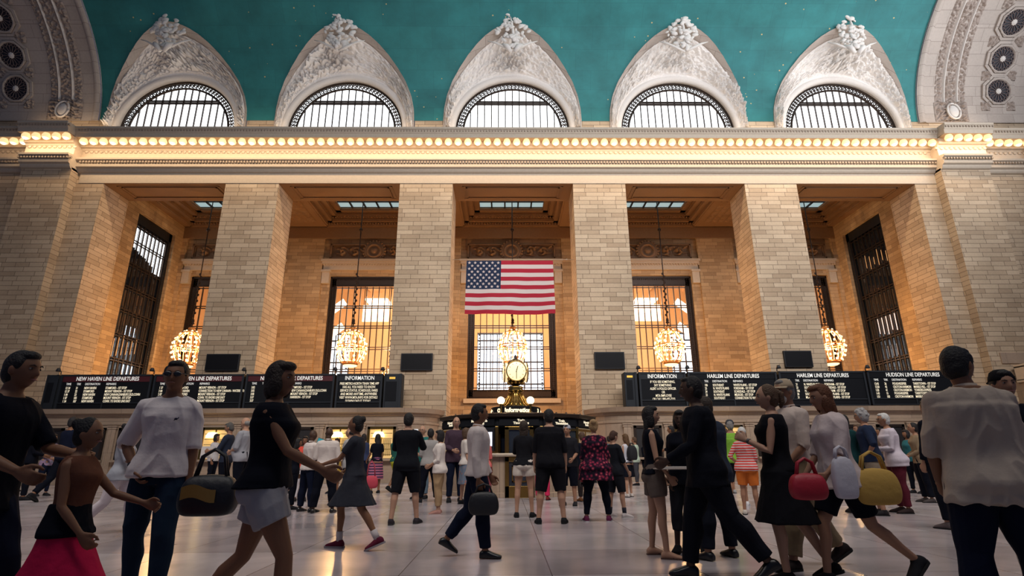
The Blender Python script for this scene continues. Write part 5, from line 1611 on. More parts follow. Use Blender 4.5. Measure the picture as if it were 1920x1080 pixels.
# --- nearest figures
p = per('man in white t-shirt, sunglasses and jeans walking towards the viewer, hand on hip', (336,676,1.90,0), 166,
    dict(vox=.0068, build=.94, arms=((-10,24,26,-30),(0,7,8,2)), legs=((-6,3,-20),(12,3,2)), hy=-2), skin='t', hair=('short', BLK),
    top=T((.74,.67,.66), .52, .90, wr=.018), bot=TR(DENIM, inf=.014), shoe=SO(), face=dict(glasses='sun', lips=(.22,.08,.06)))
p.wristband(1, (.01,.01,.012), .036, .05)
mb = MB(); mb.ball((0,0,0), (.012,.004,.008), 8, 6); mb.tube([(-.012,0,.002),(-.018,0,.012)], .003, 5); mb.tube([(.008,0,-.004),(.012,0,-.012)], .003, 5)
o = mb.build('chest_emblem', CLOTH((.02,.02,.04)), p.rt); o.location = (-.085, .135, 1.30); tag(o, 'small dark embroidered emblem')
p = per('big walking woman in black sleeveless top and pale grey shorts', (528,668,1.80,0), 82,
    dict(sex='f', vox=.0075, arms=((34,8,62,-8),(-12,10,16,4)), legs=WKR, hy=22, build=1.1), skin='t', hair=('bob', DBR),
    top=T(BLACK, 0, .93, inf=.03, flare=.12), bot=dict(kind='trousers', col=(.36,.35,.37), frac=.27, inf=.036, name='shorts'), shoe=SO(k='sandal'), face={})
hp = p.handpos(-1, .10)
bx_, by_, bz_ = at_depth(392, 928, 4.45)
bag('shoulder_bag', (bx_, by_, bz_), R(8), .40, .2, .30, BLACK, 'big black shoulder bag with gold panel behind the woman in grey shorts', strap=1, leather=True)
bb = bpy.data.objects['shoulder_bag']; mb = MB(); mb.grid(lambda a, b: (-.16+.24*a, -.112-.006*math.sin(a*3), -.03+.09*b+.02*math.sin(a*5)), 8, 4)
mb.build('gold_panel', solid('gold_leather', (.35,.22,.06), .35, .5), bb)
p = per('dark haired person in black at the left edge reaching forward with both bare arms', (30,645,1.84,0), 92,
    dict(vox=.0075, arms=((22,10,66,-6),(34,8,80,-10)), legs=WKL, lean=6), skin='t', hair=('short', BLK), top=T(BLACK, .45, .82, inf=.03), bot=TR(NAVY), shoe=SO(), face={})
X3 = (p.x, p.y)
p = per('woman in rust tank top and magenta skirt stretching an arm to the right', (172,774,1.38,0), 84,
    dict(sex='f', vox=.0075, arms=((8,8,40,-4),(40,14,72,4)), legs=WKR, hy=4), skin='t', hair=('bun', BLK), top=T((.13,.05,.03), 0, .98), bot=SKT((.55,.012,.07), .26, flare=.36, top=1.0), shoe=SO(k='sandal'), face={})
p.skirt(BLACK, .90, 1.12, .25, name='hip_wrap', inf=.035)
p = per('tall man in beige polo shirt seen from behind at the right edge, looking right', (1790,648,1.82,0), 16,
    dict(vox=.0068, build=1.22, arms=((50,24,72,8),(10,12,30,-10)), legs=STW, hy=58, hp=-2), skin='t', hair=('short', BLK),
    top=T((.50,.41,.33), .62, .79, inf=.032, flare=.06, wr=.02, name='polo_shirt'), bot=TR(NAVY, inf=.03), shoe=SO(), collar=(.50,.41,.33), face={})
p = per('person in dark shirt and black peaked cap half hidden behind the beige polo man', (1872,694,1.80,0), 195,
    dict(vox=.009, arms=((30,12,95,-20),(30,12,90,-20)), legs=ST), skin='m', hair=('short', BLK), top=T(BLACK, .5, .86), bot=TR((.35,.33,.32)), shoe=SO(), cap=dict(col=(.008,.008,.01), back=True), face={})
p = per('woman in white t-shirt and black shorts striding left with bags', (1545,714,1.80,0), 268,
    dict(sex='f', vox=.0075, arms=((12,8,40,-5),(8,12,48,0)), legs=((22,2,4),(-20,2,-50)), lean=4, hp=-8), skin='m', hair=('long', RED_),
    top=T((.66,.55,.53), .55, .84, inf=.03, flare=.1, wr=.018), bot=SH(BLACK, .40), shoe=SO(), face={})
yb_ = p.y-.30
bag('tote_bag', at_depth(1642, 912, yb_+.15), R(6), .42, .16, .32, (.52,.32,.07), 'mustard yellow tote bag trailing behind the striding woman in white', handle=.14)
bag('handbag', at_depth(1515, 912, yb_), R(-5), .30, .16, .23, (.38,.012,.03), 'crimson red handbag carried in front of the striding woman in white', handle=.12, leather=True)
bag('shopping_bag', at_depth(1583, 895, yb_-.02), R(3), .20, .10, .36, (.62,.60,.66), 'white shopping bag between the red handbag and the yellow tote', handle=.08)
p = per('man in black suit striding left past the woman with sandals, darkest figure', (1303,700,1.92,0), 285,
    dict(vox=.0075, build=1.08, arms=((-8,8,14,2),(18,10,60,-10)), legs=((18,2,8),(-22,3,-38)), lean=3), skin='d', hair=('short', BLK),
    top=T((.006,.007,.012), .98, .78, inf=.035, flare=.12, name='suit_jacket'), bot=TR((.006,.007,.012), inf=.03), shoe=SO((.006,.006,.008), k='leather'), face={})
p = per('man in slate blue suit jacket standing with his back turned behind the black suited man', (1352,1048,738), 335,
    dict(vox=.009, build=1.1, arms=((5,8,14,2),(5,8,14,2)), legs=STW), skin='m', hair=('short', DBR),
    top=T((.030,.040,.065), .98, .80, inf=.036, name='suit_jacket'), bot=TR((.008,.010,.018), inf=.028), shoe=SO((.006,.006,.008), k='leather'), collar=(.05,.06,.09))
p = per('woman in cropped dark trousers and bow flats standing behind the black suited man', (1297,1036,765), 200,
    dict(sex='f', vox=.010, legs=ST2), skin='d', hair=('bob', BLK), top=T(BLACK, .6, .8, inf=.03), bot=TR((.02,.022,.03), .8), shoe=SO((.01,.01,.012)), face={})
p = per('long haired woman in black tank top, taupe shorts and sandals facing right', (1238,1044,757), 98,
    dict(sex='f', vox=.0080, arms=((6,10,34,-10),(-4,12,30,-8)), legs=ST2, hy=12, hp=2), skin='l', hair=('long', BLK),
    top=T(BLACK, 0, .93, inf=.016), bot=dict(kind='trousers', col=(.13,.10,.085), frac=.30, inf=.026, name='shorts', waist=1.0), shoe=SO((.10,.06,.05), k='sandal'), face={})
q = p.handpos(1, .08)
tp = empty('paper_tray', (q.x+.02, q.y-.15, .96), R(4), label='flat pale tray of papers held in front of the woman in sandals', cat='tray')
MB().box(-.24,.24,-.14,.14,0,.012).build('tray', solid('pale_tray', (.45,.38,.34), .6), tp, bevel=.004); MB().box(-.20,.20,-.12,.10,.013,.03).build('papers', solid('papers', (.6,.55,.52), .8), tp)
p = per('woman in knee length black sleeveless dress with tied back hair, looking left', (1437,720,1.80,0), 300,
    dict(sex='f', vox=.0070, build=1.06, arms=((2,8,10,2),(8,14,118,-20)), legs=((-14,3,-30),(8,3,-4)), hy=-18), skin='l', hair=('tail', (.10,.055,.03)),
    dress=dict(col=(.007,.007,.010), hem=.50, sleeve=0, flare=.3, inf=.026), shoe=SO((.01,.01,.012)), face={})
p.wristband(-1, (.08,.07,.07), .028, .025)
p = per('elderly bearded man in beige cap, pale polo and camera strap', (1468,704,1.97,0), 262,
    dict(vox=.0080, arms=((8,9,40,-20),(8,9,40,-20)), legs=WKL, hy=-15), skin='m', hair=('crop', GRY),
    top=T((.60,.50,.44), .55, .84, inf=.026, name='polo_shirt'), bot=TR((.20,.145,.09), inf=.035), shoe=SO((.02,.015,.015)), cap=dict(col=(.42,.33,.23)), face=dict(beard=(.5,.47,.44)), collar=(.60,.50,.44))
mb = MB(); mb.tube([p.M @ Vector(v) for v in ((-.07,.02,1.47),(-.10,-.05,1.475),(-.08,-.115,1.40),(.02,-.145,1.25),(.13,-.13,1.10),(.17,-.06,1.0))], .014, 6); mb.build('camera_strap', CLOTH(BLACK), p.rt, smooth=True)

# --- middle distance, left to right
per('man in dark shirt walking among the crowd at the far left, back turned', (104,940,776), 20, dict(vox=Mv, legs=WKR, arms=HANG), skin='t', top=T(NAVY), bot=TR(BLACK), shoe=SO())
per('man in black at the far left edge in front of the dark doorway', (42,938,798), 60, dict(vox=F, arms=FRONT), skin='t', top=T(BLACK, .9), bot=TR(BLACK), shoe=SO())
per('woman in speckled white and purple blouse near the left doorway', (76,930,812), 120, dict(sex='f', vox=F, arms=FRONT), skin='m', hair=('bob', DBR), top=T((.3,.2,.3), .5, .84, pat='dots'), bot=TR(NAVY), shoe=SO())
per('person in plum patterned shirt between the dark shirted man and the woman in rust', (132,928,806), 200, dict(sex='f', vox=F, arms=FRONT), skin='t', hair=('long', BLK), top=T((.12,.03,.06), .5, .86, pat='floral'), bot=TR(NAVY), shoe=SO(), face={})
per('woman in grey top and white cropped trousers striding right behind the girl in magenta', (205,1000,786), 80, dict(sex='f', vox=.0095, legs=WKL, arms=((30,8,60,-10),(-10,8,12,2))), skin='t', hair=('bun', BLK), top=T((.33,.34,.38), .5, .84, inf=.026), bot=TR((.60,.53,.55), .82, inf=.024), shoe=SO((.12,.03,.04)))
per('person in black with pale cap behind the elbow of the man in white', (258,925,806), 90, dict(vox=F), skin='t', top=T(BLACK), bot=TR(BLACK), shoe=SO(), cap=dict(col=(.6,.6,.62)))
p = per('grey haired man in navy shirt reading a newspaper right of the man in white', (412,940,790), 262, dict(vox=Mv, arms=((26,8,82,-20),(26,8,82,-20)), hp=-14), skin='m', hair=('short', (.08,.075,.07)), top=T((.02,.026,.045), .55, .84), bot=TR(BLACK), shoe=SO(), face={})
q = p.handpos(1, .08); np_ = MB(); np_.grid(lambda a, b: (-.17+.34*a, .02*math.sin(a*6), -.2+.32*b), 12, 6); np_.grid(lambda a, b: (-.17+.34*a, .012+.02*math.sin(a*6), -.2+.32*b), 12, 6)
o = np_.build('newspaper', solid('newsprint', (.62,.58,.56), .9)); o.location = (q.x-.03, q.y-.05, q.z+.02); tag(o, 'folded white newspaper in the hands of the man in navy', 'newspaper')
per('balding man in heather grey t-shirt facing the man with the newspaper', (442,945,780), 275, dict(vox=Mv, build=1.15, arms=((8,8,70,-30),(8,8,70,-30))), skin='l', hair=('ring', GRY), top=T((.30,.30,.33), .55, .84, belly=.1), bot=TR(BLACK), shoe=SO(), face={})
p = per('dark clothed woman holding a long selfie stick, behind the striding woman in black', (545,955,820), 75, dict(sex='f', vox=Mv, arms=((40,6,72,-10),(5,6,12,2))), skin='t', hair=('long', BLK), top=T(BLACK, .6), bot=TR(BLACK), shoe=SO())
q = p.handpos(1, .06)
ss = empty('selfie_stick', tuple(q), label='thin silver selfie stick with a phone at its tip pointing up to the right', cat='selfie stick')
ex, ey, ez = at_depth(600, 830, q.y-.15); e_ = Vector((ex, ey, ez))-q
mb = MB(); mb.tube([e_*-.08, e_*.22], .016, 8); mb.build('grip', BLACKIRON, ss, smooth=True)
mb = MB(); mb.tube([e_*.2, e_*.95], .007, 6); mb.build('rod', solid('bright_steel', (.7,.7,.7), .2, 1.), ss, smooth=True)
M = Matrix.Translation(e_) @ Matrix.Rotation(R(18), 4, 'Y')
ph = MB().box(-.075,.075,-.008,.008,-.11,.10).xform(M).build('phone', BLACKIRON, ss, bevel=.004)
MB().box(-.068,.068,-.011,-.0085,-.10,.09).xform(M).build('phone_screen', solid('phone_screen', (.02,.15,.18), .15, emit=(.05,.35,.42), es=.5), ph)
per('woman in coral red blouse and white trousers facing the viewer', (561,940,816), 170, dict(sex='f', vox=Mv, arms=HANG), skin='t', hair=('bob', BLK), top=T((.62,.075,.05), .8, .84), bot=TR((.62,.58,.60)), shoe=SO(), face={})
per('person with dark hair and dark top peeking beside the woman in coral', (546,925,828), 170, dict(sex='f', vox=F), skin='t', hair=('bob', BLK), top=T((.10,.03,.03), .5), bot=TR(BLACK), shoe=SO(), face={})
per('bald dark skinned man in white polo, turned half right beside his companion', (572,960,803), 40, dict(vox=.010, build=1.08, arms=FRONT, legs=STW), skin='d', hair=None, top=T((.68,.60,.56), .55, .88, inf=.026, name='polo_shirt'), bot=TR(NAVY, inf=.028), shoe=SO((.012,.01,.01), k='leather'), collar=(.68,.60,.56))
per('bald dark skinned man in white t-shirt with his back turned, hands in front', (604,962,798), 355, dict(vox=.0095, build=1.1, arms=((0,14,35,-10),(0,14,35,-10)), legs=STW), skin='d', hair=None, top=T((.66,.58,.53), .55, .88, inf=.026), bot=TR(BLACK, inf=.028), shoe=SO((.012,.01,.01), k='leather'), collar=(.66,.58,.53))
per('dark haired woman in mustard dress holding a camera behind the two men in white', (624,925,820), 185, dict(sex='f', vox=F, arms=PHONE), skin='t', hair=('long', BLK), dress=dict(col=(.38,.24,.05), hem=.45, sleeve=.4), shoe=SO(), face={})
per('balding man in grey shirt and jeans looking left behind the woman in sneakers', (650,950,799), 285, dict(vox=.010, build=1.08, arms=FRONT, lean=4), skin='l', hair=('ring', BLK), top=T((.34,.33,.33), .55, .84, inf=.026), bot=TR(DENIM), shoe=SO(), face=dict(glasses='plain'))
bag('handbag', (-3.3, 12.4, .62), R(10), .30, .14, .26, (.50,.05,.08), 'small coral pink handbag at the side of the man in white with his back turned', handle=.3)
p = per('woman in dark grey dress and patterned sneakers striding left with an arm stretched out', (655,1030,771), 272, dict(sex='f', vox=.0078, arms=((6,8,58,-4),(38,6,74,-6)), legs=((26,2,-2),(-22,2,-34)), lean=2), skin='t', hair=('bun', BLK),
    dress=dict(col=(.030,.032,.042), hem=.58, sleeve=.3, flare=.35, inf=.024), shoe=dict(col=(.10,.012,.03), sole=(.25,.22,.24), kind='sneaker', sock=(.5,.45,.45)), face={})
per('woman in black top and pink striped skirt near the lit ticket windows', (702,925,812), 330, dict(sex='f', vox=Mv, arms=((5,8,20,-5),(20,10,50,5))), skin='t', hair=('long', BLK), top=T(BLACK, .3, .95), bot=SKT((.05,.03,.07), .42, pat='stripepink', flare=.1), shoe=SO())
per('small boy in blue shorts far away in front of the ticket windows', (711,899,832), 10, dict(vox=F, arms=FRONT), skin='t', top=T((.02,.03,.06)), bot=SH((.02,.06,.25), .44), shoe=SO((.5,.5,.5)))
per('man in black far away walking right past the ticket windows', (734,905,829), 60, dict(vox=F, legs=WKR), skin='t', top=T(BLACK, .9), bot=TR((.10,.08,.07)), shoe=SO())
per('person in neon yellow shorts half hidden behind the man in black t-shirt', (740,922,808), 30, dict(vox=Mv, legs=WKL, arms=FRONT), skin='t', hair=('short', GRY), top=T((.02,.10,.08), .5, .9), bot=SH((.62,.66,.06), .42), shoe=SO())
p = per('man in black t-shirt and long black shorts from behind, raising a phone', (757,983,770), 3, dict(vox=.0075, arms=((42,14,128,-22),(38,14,124,-24)), legs=((8,8,4),(-6,8,-10))), skin='l', hair=('short', BLK),
    top=T((.008,.009,.013), .55, .82, inf=.024), bot=SH((.008,.009,.013), .52), shoe=SO((.03,.025,.03), (.05,.05,.05)))
q = p.handpos(1, .12); o = MB().box(-.038,.038,-.005,.005,-.075,.075).build('smartphone', solid('phone_glow', (.6,.6,.6), .2, emit=(.8,.85,.9), es=.7), bevel=.004)
o.location = (q.x-.06, q.y, q.z+.05); tag(o, 'raised smartphone with bright screen above the shoulder of the man in black shorts', 'phone')
per('man in glasses and teal shirt behind the grey shirted man', (788,935,796), 200, dict(vox=F, arms=FRONT), skin='l', hair=('ring', GRY), top=T((.02,.12,.11)), bot=TR((.12,.17,.22)), shoe=SO(), face=dict(glasses='plain'))
per('man in light grey shirt from behind, left of the woman in beige trousers', (803,942,801), 350, dict(vox=.010, build=1.05, arms=((5,10,60,-20),(5,10,60,-20)), legs=STW), skin='d', hair=('short', BLK), top=T((.30,.285,.275), .55, .86, inf=.028), bot=TR(BLACK, inf=.03), shoe=SO())
p = per('woman in white blouse and beige trousers with black bob hair, looking left', (821,964,804), 275, dict(sex='f', vox=.0085, arms=((0,8,62,-18),(0,8,62,-18)), legs=ST), skin='l', hair=('bob', BLK),
    top=T((.70,.63,.58), .72, .84, inf=.028, flare=.08), bot=TR((.34,.225,.125), .9, inf=.022), shoe=SO((.35,.18,.15), (.5,.4,.38)), face={})
per('man in dark jacket and glasses at the booth beside the woman in patterned skirt', (852,941,779), 165, dict(vox=Mv, arms=((8,10,70,-30),(8,10,60,-20))), skin='l', hair=('ring', GRY), top=T((.05,.03,.045), .95, .8, inf=.034, name='jacket'), bot=TR(NAVY), shoe=SO(), face=dict(glasses='plain'))
per('woman in colourful patterned skirt, partly hidden by the man with the case', (871,946,800), 80, dict(sex='f', vox=Mv, legs=ST2), skin='l', hair=('bob', BRN), top=T((.55,.50,.46), .4, .9), bot=SKT((.12,.15,.2), .46, pat='dots', flare=.1), shoe=SO())
p = per('man in white shirt and dark trousers walking right with a black case', (894,1045,752), 84, dict(vox=.0078, arms=((-6,7,8,2),(10,7,30,-2)), legs=((8,2,4),(-12,2,-40))), skin='t', hair=('short', BLK),
    top=T((.64,.56,.53), .95, .90, inf=.024), bot=TR(NAVY, inf=.022), shoe=SO((.006,.006,.008), k='leather'), collar=(.64,.56,.53), face={})
q = p.handpos(1, .09)
bag('briefcase', (q.x+.05, q.y-.02, q.z-.17), R(4), .34, .12, .26, (.008,.008,.011), 'black soft briefcase in the hand of the man in white shirt walking right', cat='briefcase', handle=.08, leather=True)
per('woman in salmon pink top standing at the booth behind the man with the case', (908,944,812), 20, dict(sex='f', vox=Mv), skin='t', hair=('bob', BLK), top=T((.55,.13,.12), .5, .9), bot=TR((.22,.05,.06)), shoe=SO())
p = per('woman in black t-shirt and white shorts from behind in front of the booth door', (984,970,786), 8, dict(sex='f', vox=.0080, arms=((4,10,20,0),(28,10,112,-30)), legs=((2,4,0),(-2,5,-3)), hp=6), skin='l', hair=('long', DBR),
    top=T((.010,.010,.013), .5, .93, inf=.022), bot=dict(kind='trousers', col=(.62,.545,.48), frac=.24, inf=.034, name='shorts'), shoe=SO((.012,.012,.014)))
p = per('tall man in black t-shirt and shorts from behind, right of the woman in white shorts', (1034,982,763), 4, dict(vox=.0075, build=1.14, arms=((3,12,12,4),(6,12,14,4)), legs=STW, hp=8), skin='l', hair=('short', BLK),
    top=T((.008,.008,.011), .6, .84, inf=.028), bot=SH((.008,.008,.011), .52), shoe=SO((.012,.012,.014)))
per('woman in fuchsia pink trousers standing at the booth behind the tall man in black', (1018,938,810), 10, dict(sex='f', vox=Mv), skin='t', hair=('bob', BLK), top=T((.55,.52,.55), .5, .9), bot=TR((.55,.03,.10), inf=.03), shoe=SO((.15,.02,.02)))
p = per('young man in reversed grey cap facing the viewer beside the booth', (1068,948,794), 200, dict(vox=.0095, arms=((8,10,80,-30),(10,10,60,-10)), hy=5), skin='m', hair=('short', BLK), top=T((.012,.012,.016), .5, .82, inf=.026), bot=SH(BLACK, .6), shoe=SO(), cap=dict(col=(.35,.36,.42), back=True), face={})
per('person in brown shoes and dark trousers behind the woman in the floral blouse', (1096,940,808), 340, dict(vox=F), skin='m', hair=('short', BRN), top=T(BLACK, .9), bot=TR((.02,.015,.015)), shoe=SO((.12,.05,.02)))
p = per('woman in red floral blouse and black trousers from behind, hair pinned up', (1121,978,783), 6, dict(sex='f', vox=.0078, build=1.3, arms=((2,14,8,4),(2,12,10,4)), legs=STW), skin='l', hair=('bun', BLN),
    top=T((.010,.006,.014), .62, .70, inf=.036, flare=.22, pat='floral', name='blouse', wr=.008), bot=TR(BLACK), shoe=dict(col=(.10,.015,.05), sole=(.4,.38,.4), kind='sneaker'))
q = p.handpos(-1, .10); mb = MB(); mb.lathe([(0,-.17),(.032,-.17),(.034,-.14),(.034,-.03),(.03,.0),(.013,.035),(.013,.06),(0,.06)], n=14)
t = empty('water_bottle', (q.x, q.y, q.z-.02), label='bottle with dark bottom hanging from the left hand of the woman in the floral blouse', cat='bottle')
mb.build('bottle_body', solid('bottle_plastic', (.35,.35,.38), .15), t, smooth=True)
mb = MB(); mb.lathe([(.0,-.172),(.0355,-.172),(.0355,-.10),(0,-.10)], n=14); mb.build('dark_drink', solid('dark_drink', (.015,.01,.01), .2), t, smooth=True)
mb = MB(); mb.lathe([(.035,-.095),(.0358,-.09),(.0358,-.04),(.035,-.035)], n=14); mb.build('label_wrap', solid('label_wrap', (.4,.05,.06), .5), t)
per('boy in black t-shirt and shorts with black socks and white sneakers looking down right', (1158,970,805), 60, dict(vox=.0082, build=.92, arms=((16,8,34,-4),(16,8,34,-4)), legs=ST2, hp=-18), skin='l', hair=('short', (.05,.02,.012)),
    top=T((.010,.011,.016), .55, .84, inf=.026), bot=SH((.010,.011,.016), .50), shoe=dict(col=(.50,.45,.44), sole=(.5,.48,.46), kind='sneaker', sock=(.02,.02,.03)), face={})
p = per('girl in white tank top with black backpack behind the boy with white sneakers', (1180,932,812), 320, dict(sex='f', vox=Mv, arms=((10,10,30,0),(5,8,20,0)), hp=-10), skin='l', hair=('long', (.10,.05,.02)), top=T((.55,.56,.62), 0, .95), bot=SKT(BLACK, .55), shoe=SO((.5,.45,.42), k='sneaker'))
bag('backpack', tuple(p.world((0,-.20,1.22))), R(40), .32, .20, .42, (.008,.008,.012), 'black backpack on the back of the girl in the white tank top', cat='backpack', handle=.06)
per('person in pale green shirt far behind the girl with the backpack', (1195,910,818), 300, dict(vox=F, build=1.1), skin='m', hair=('short', BRN), top=T((.42,.52,.42), .6, .82), bot=TR((.05,.05,.06)), shoe=SO())
per('dark haired person in black far behind, left of the woman in sandals', (1209,903,824), 100, dict(vox=F), skin='t', top=T(BLACK, .9), bot=TR(BLACK), shoe=SO())
per('dark clothed man behind, between the woman in sandals and the suits', (1268,915,796), 290, dict(vox=F, arms=FRONT), skin='t', top=T(BLACK, .9), bot=TR(BLACK), shoe=SO(), face={})
p = per('man in lime green t-shirt, dark cap and white sneakers seen from behind', (1386,949,784), 20, dict(vox=.0095, build=1.12, arms=FRONT, legs=ST2), skin='m', hair=('crop', GRY), top=T((.20,.42,.05), .6, .86, inf=.03), bot=SH((.012,.012,.018), .52), shoe=dict(col=(.6,.6,.62), sole=(.6,.6,.6), kind='sneaker'), cap=dict(col=(.04,.045,.055)))
p = per('woman in red and white striped t-shirt and orange shorts, hand at her hip', (1410,965,798), 30, dict(sex='f', vox=.0095, build=1.15, arms=((5,10,30,-5),HIP)), skin='m', hair=('short', WHT), top=T((.62,.05,.04), .6, .86, inf=.03, pat='stripe'), bot=SH((.62,.16,.03), .42), shoe=SO((.5,.45,.4), k='sneaker'))
per('man in green shirt and dark shorts between the striped woman and the black dress', (1372,925,800), 330, dict(vox=F), skin='m', hair=('short', BRN), top=T((.04,.14,.10), .5), bot=SH(BLACK), shoe=SO((.3,.3,.3), k='sneaker'))
per('person in black sneakers and jeans far behind the striding woman in white', (1520,935,800), 250, dict(vox=F), skin='m', hair=('short', BRN), top=T((.22,.16,.15), .5), bot=TR(DENIM), shoe=SO((.05,.05,.06), k='sneaker'))
per('woman with black bob in dark teal blouse, looking right behind the yellow tote', (1612,962,775), 20, dict(sex='f', vox=.0095, legs=ST), skin='m', hair=('bob', BLK), top=T((.010,.045,.05), .6, .7, inf=.03, flare=.1), bot=TR(BLACK), shoe=SO())
per('person in orange shirt glimpsed between the teal blouse and the navy shirt', (1634,940,793), 270, dict(sex='f', vox=F, build=1.1), skin='m', hair=('short', BRN), top=T((.58,.12,.05), .6, .7, inf=.03), bot=TR((.3,.08,.04)), shoe=SO(), face={})
per('grey haired man in navy t-shirt and khaki shorts with hand on hip, looking left', (1655,966,764), 300, dict(vox=.0085, build=1.12, arms=(HIP,HIP), legs=ST, lean=3), skin='m', hair=('curly', (.30,.29,.29)), top=T((.014,.022,.048), .55, .86, inf=.028), bot=SH((.22,.175,.13), .55), shoe=SO((.02,.018,.02), k='sneaker'), face=dict(glasses='plain'))
per('white haired woman in white blouse and maroon trousers looking left', (1698,962,771), 288, dict(sex='f', vox=.0085, build=1.15, arms=((8,8,92,-40),(8,8,86,-40)), legs=ST, lean=4), skin='m', hair=('short', WHT), top=T((.56,.50,.56), .95, .80, inf=.032, flare=.08), bot=TR((.085,.012,.022), inf=.024), shoe=SO((.03,.02,.02)), face=dict(glasses='plain'))
p = per('woman in khaki jacket and black trousers behind the white haired woman', (1742,942,790), 290, dict(sex='f', vox=Mv, arms=((8,8,60,-30),(8,8,60,-30))), skin='m', hair=('tail', BLK), top=T((.22,.16,.10), .95, .84, inf=.028), bot=TR(BLACK, inf=.03), shoe=SO((.06,.05,.05)), face={})
per('dark clothed person with patterned shoes almost hidden by the beige polo man', (1790,992,745), 350, dict(vox=Mv), skin='m', top=T(BLACK, .9), bot=TR(BLACK), shoe=SO((.10,.08,.08), k='sneaker'))
# --- thin background crowd near the ticket windows
BGP = [('woman in black far left of the ticket windows', 20, 922, 806, 100, 'f', (.03,.02,.03), BLACK), ('man in black coat beside the left doorway', 2, 930, 800, 80, 'm', BLACK, BLACK),
 ('person in dark blue in front of the lit ticket window, hair tied', 676, 915, 812, 350, 'f', (.03,.04,.09), NAVY), ('man in dark top beside the booth on its left side', 840, 918, 812, 60, 'm', (.05,.04,.05), BLACK),
 ('person in grey hoodie behind the green shirted crowd', 1332, 918, 806, 200, 'm', (.14,.14,.15), BLACK), ('woman in red shirt far behind the suited men', 1228, 908, 824, 240, 'f', (.30,.03,.03), NAVY),
 ('man in brown shirt waiting behind the white haired woman', 1672, 925, 800, 270, 'm', (.12,.08,.06), BLACK), ('person in teal scarf behind the queue at the right', 1722, 925, 804, 260, 'f', (.03,.13,.15), BLACK),
 ('person in white behind the navy shirted newspaper reader', 392, 915, 812, 100, 'f', (.5,.48,.5), BLACK), ('boy in dark clothes far behind the yellow shorts', 722, 900, 836, 20, 'm', (.03,.03,.05), BLACK),
 ('man in slate shirt far behind the booth on the right', 1146, 908, 816, 350, 'm', (.08,.10,.14), BLACK), ('woman in black near the rounded right ticket office end', 1112, 905, 820, 250, 'f', BLACK, BLACK)]
for lab, px, yf, yh, fc, sx, c1, c2 in BGP:
    per(lab, (px, yf, yh), fc, dict(sex=sx, vox=.018, arms=FRONT if px % 2 else HANG), skin='t', hair=('short' if sx == 'm' else 'bob', BLK), top=T(c1, .7), bot=TR(c2), shoe=SO())
finish()
# ================================================================ LIGHT AND CAMERA
def area(name, loc, rot, sx, sy, energy, col, spread=180):
    l = bpy.data.lights.new(name, 'AREA'); l.shape = 'RECTANGLE'; l.size = sx; l.size_y = sy; l.energy = energy; l.color = col
    l.spread = R(spread)
    o = bpy.data.objects.new(name, l); COL.objects.link(o); o.location = loc; o.rotation_euler = rot
    return o
def point(name, loc, energy, col, r=.5):
    l = bpy.data.lights.new(name, 'POINT'); l.energy = energy; l.color = col; l.shadow_soft_size = r
    o = bpy.data.objects.new(name, l); COL.objects.link(o); o.location = loc
    return o
WARM = (1., .54, .21)
# chandelier glow
for x in (-20.3, -10.12, .02, 9.95, 20.1):
    point('chandelier_light', (x, CHY, 7.7), 1150, WARM, .2)
for x in (-9.3, 9.0, -18, 18): point('hall_chandelier_light', (x, BK+4.2, 6.5), 1100, (1.,.70,.42), .2)
for x in (-8, 8, 0): point('hall_ceiling_light', (x, BK+5.2, 13.0), 900, (1.,.70,.45), .3)
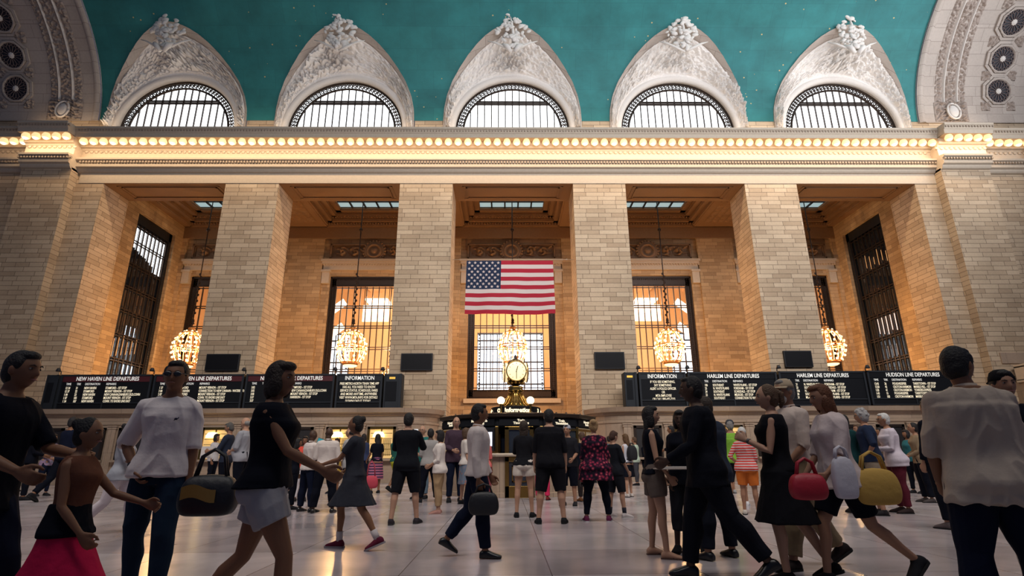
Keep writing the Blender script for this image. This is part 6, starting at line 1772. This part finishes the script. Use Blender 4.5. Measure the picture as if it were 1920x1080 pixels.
# row of cornice bulbs: long strip lamp washing the wall and the frieze, plus an added uplight
area('cornice_light', (0, D-1.35, 18.40), (R(24), 0, 0), 56, .2, 1350, (1., .72, .44))
area('lunette_fill_light', (0, D-.75, 19.6), (R(180-25), 0, 0), 56, .2, 260, (1., .74, .48))  # added upward strip without bulbs of its own, brightens the lunettes
# daylight from the opposite and end windows, plus an added crowd fill
area('opposite_windows', (11, 3.5, 21), (R(98), 0, R(4)), 32, 8, 2600, (.92,.94,1.), 110)
area('crowd_fill_light', (2, 2., 22), (R(42), 0, 0), 40, 6, 2800, (1.,.93,.86), 95)  # added overhead fill to brighten people and floor, no separate source
area('end_window_right', (32, 16, 18), (R(108), 0, R(62)), 12, 10, 1300, (.92,.95,1.), 110)
w = bpy.data.worlds.new('world'); SC.world = w; w.use_nodes = True
bg = w.node_tree.nodes['Background']; bg.inputs[0].default_value = (.33,.40,.68,1); bg.inputs[1].default_value = .14
cam = bpy.data.cameras.new('camera'); co = bpy.data.objects.new('camera', cam); COL.objects.link(co)
cam.sensor_width = 36; cam.lens = CF*36/1920; cam.clip_end = 300; cam.clip_start = .05
co.location = (CX, 0, CAMH)
# orientation from pitch, yaw and roll
def dirv(v):
    x, u, y = v   # right, up, forward in camera
    c, s = math.cos(-CROLL), math.sin(-CROLL); x, u = c*x-s*u, s*x+c*u
    c, s = math.cos(CT), math.sin(CT); yy = c*y-s*u; z = s*y+c*u
    c, s = math.cos(-CYAW), math.sin(-CYAW); x, yy = c*x-s*yy, s*x+c*yy
    return Vector((x, yy, z))
X_, Y_, Z_ = dirv((1,0,0)), dirv((0,1,0)), -dirv((0,0,1))
co.matrix_world = Matrix(((X_.x,Y_.x,Z_.x,CX),(X_.y,Y_.y,Z_.y,0),(X_.z,Y_.z,Z_.z,CAMH),(0,0,0,1)))
SC.camera = co
SC.view_settings.view_transform = 'Standard'; SC.view_settings.look = 'None'; SC.view_settings.gamma = 1; SC.view_settings.exposure = 0.
SC.view_settings.use_curve_mapping = False
SC.cycles.use_denoising = True; SC.cycles.max_bounces = 7; SC.cycles.diffuse_bounces = 4; SC.cycles.glossy_bounces = 3
SC.cycles.sample_clamp_indirect = 4.; SC.cycles.caustics_reflective = False; SC.cycles.caustics_refractive = False
SC.cycles.use_light_tree = True
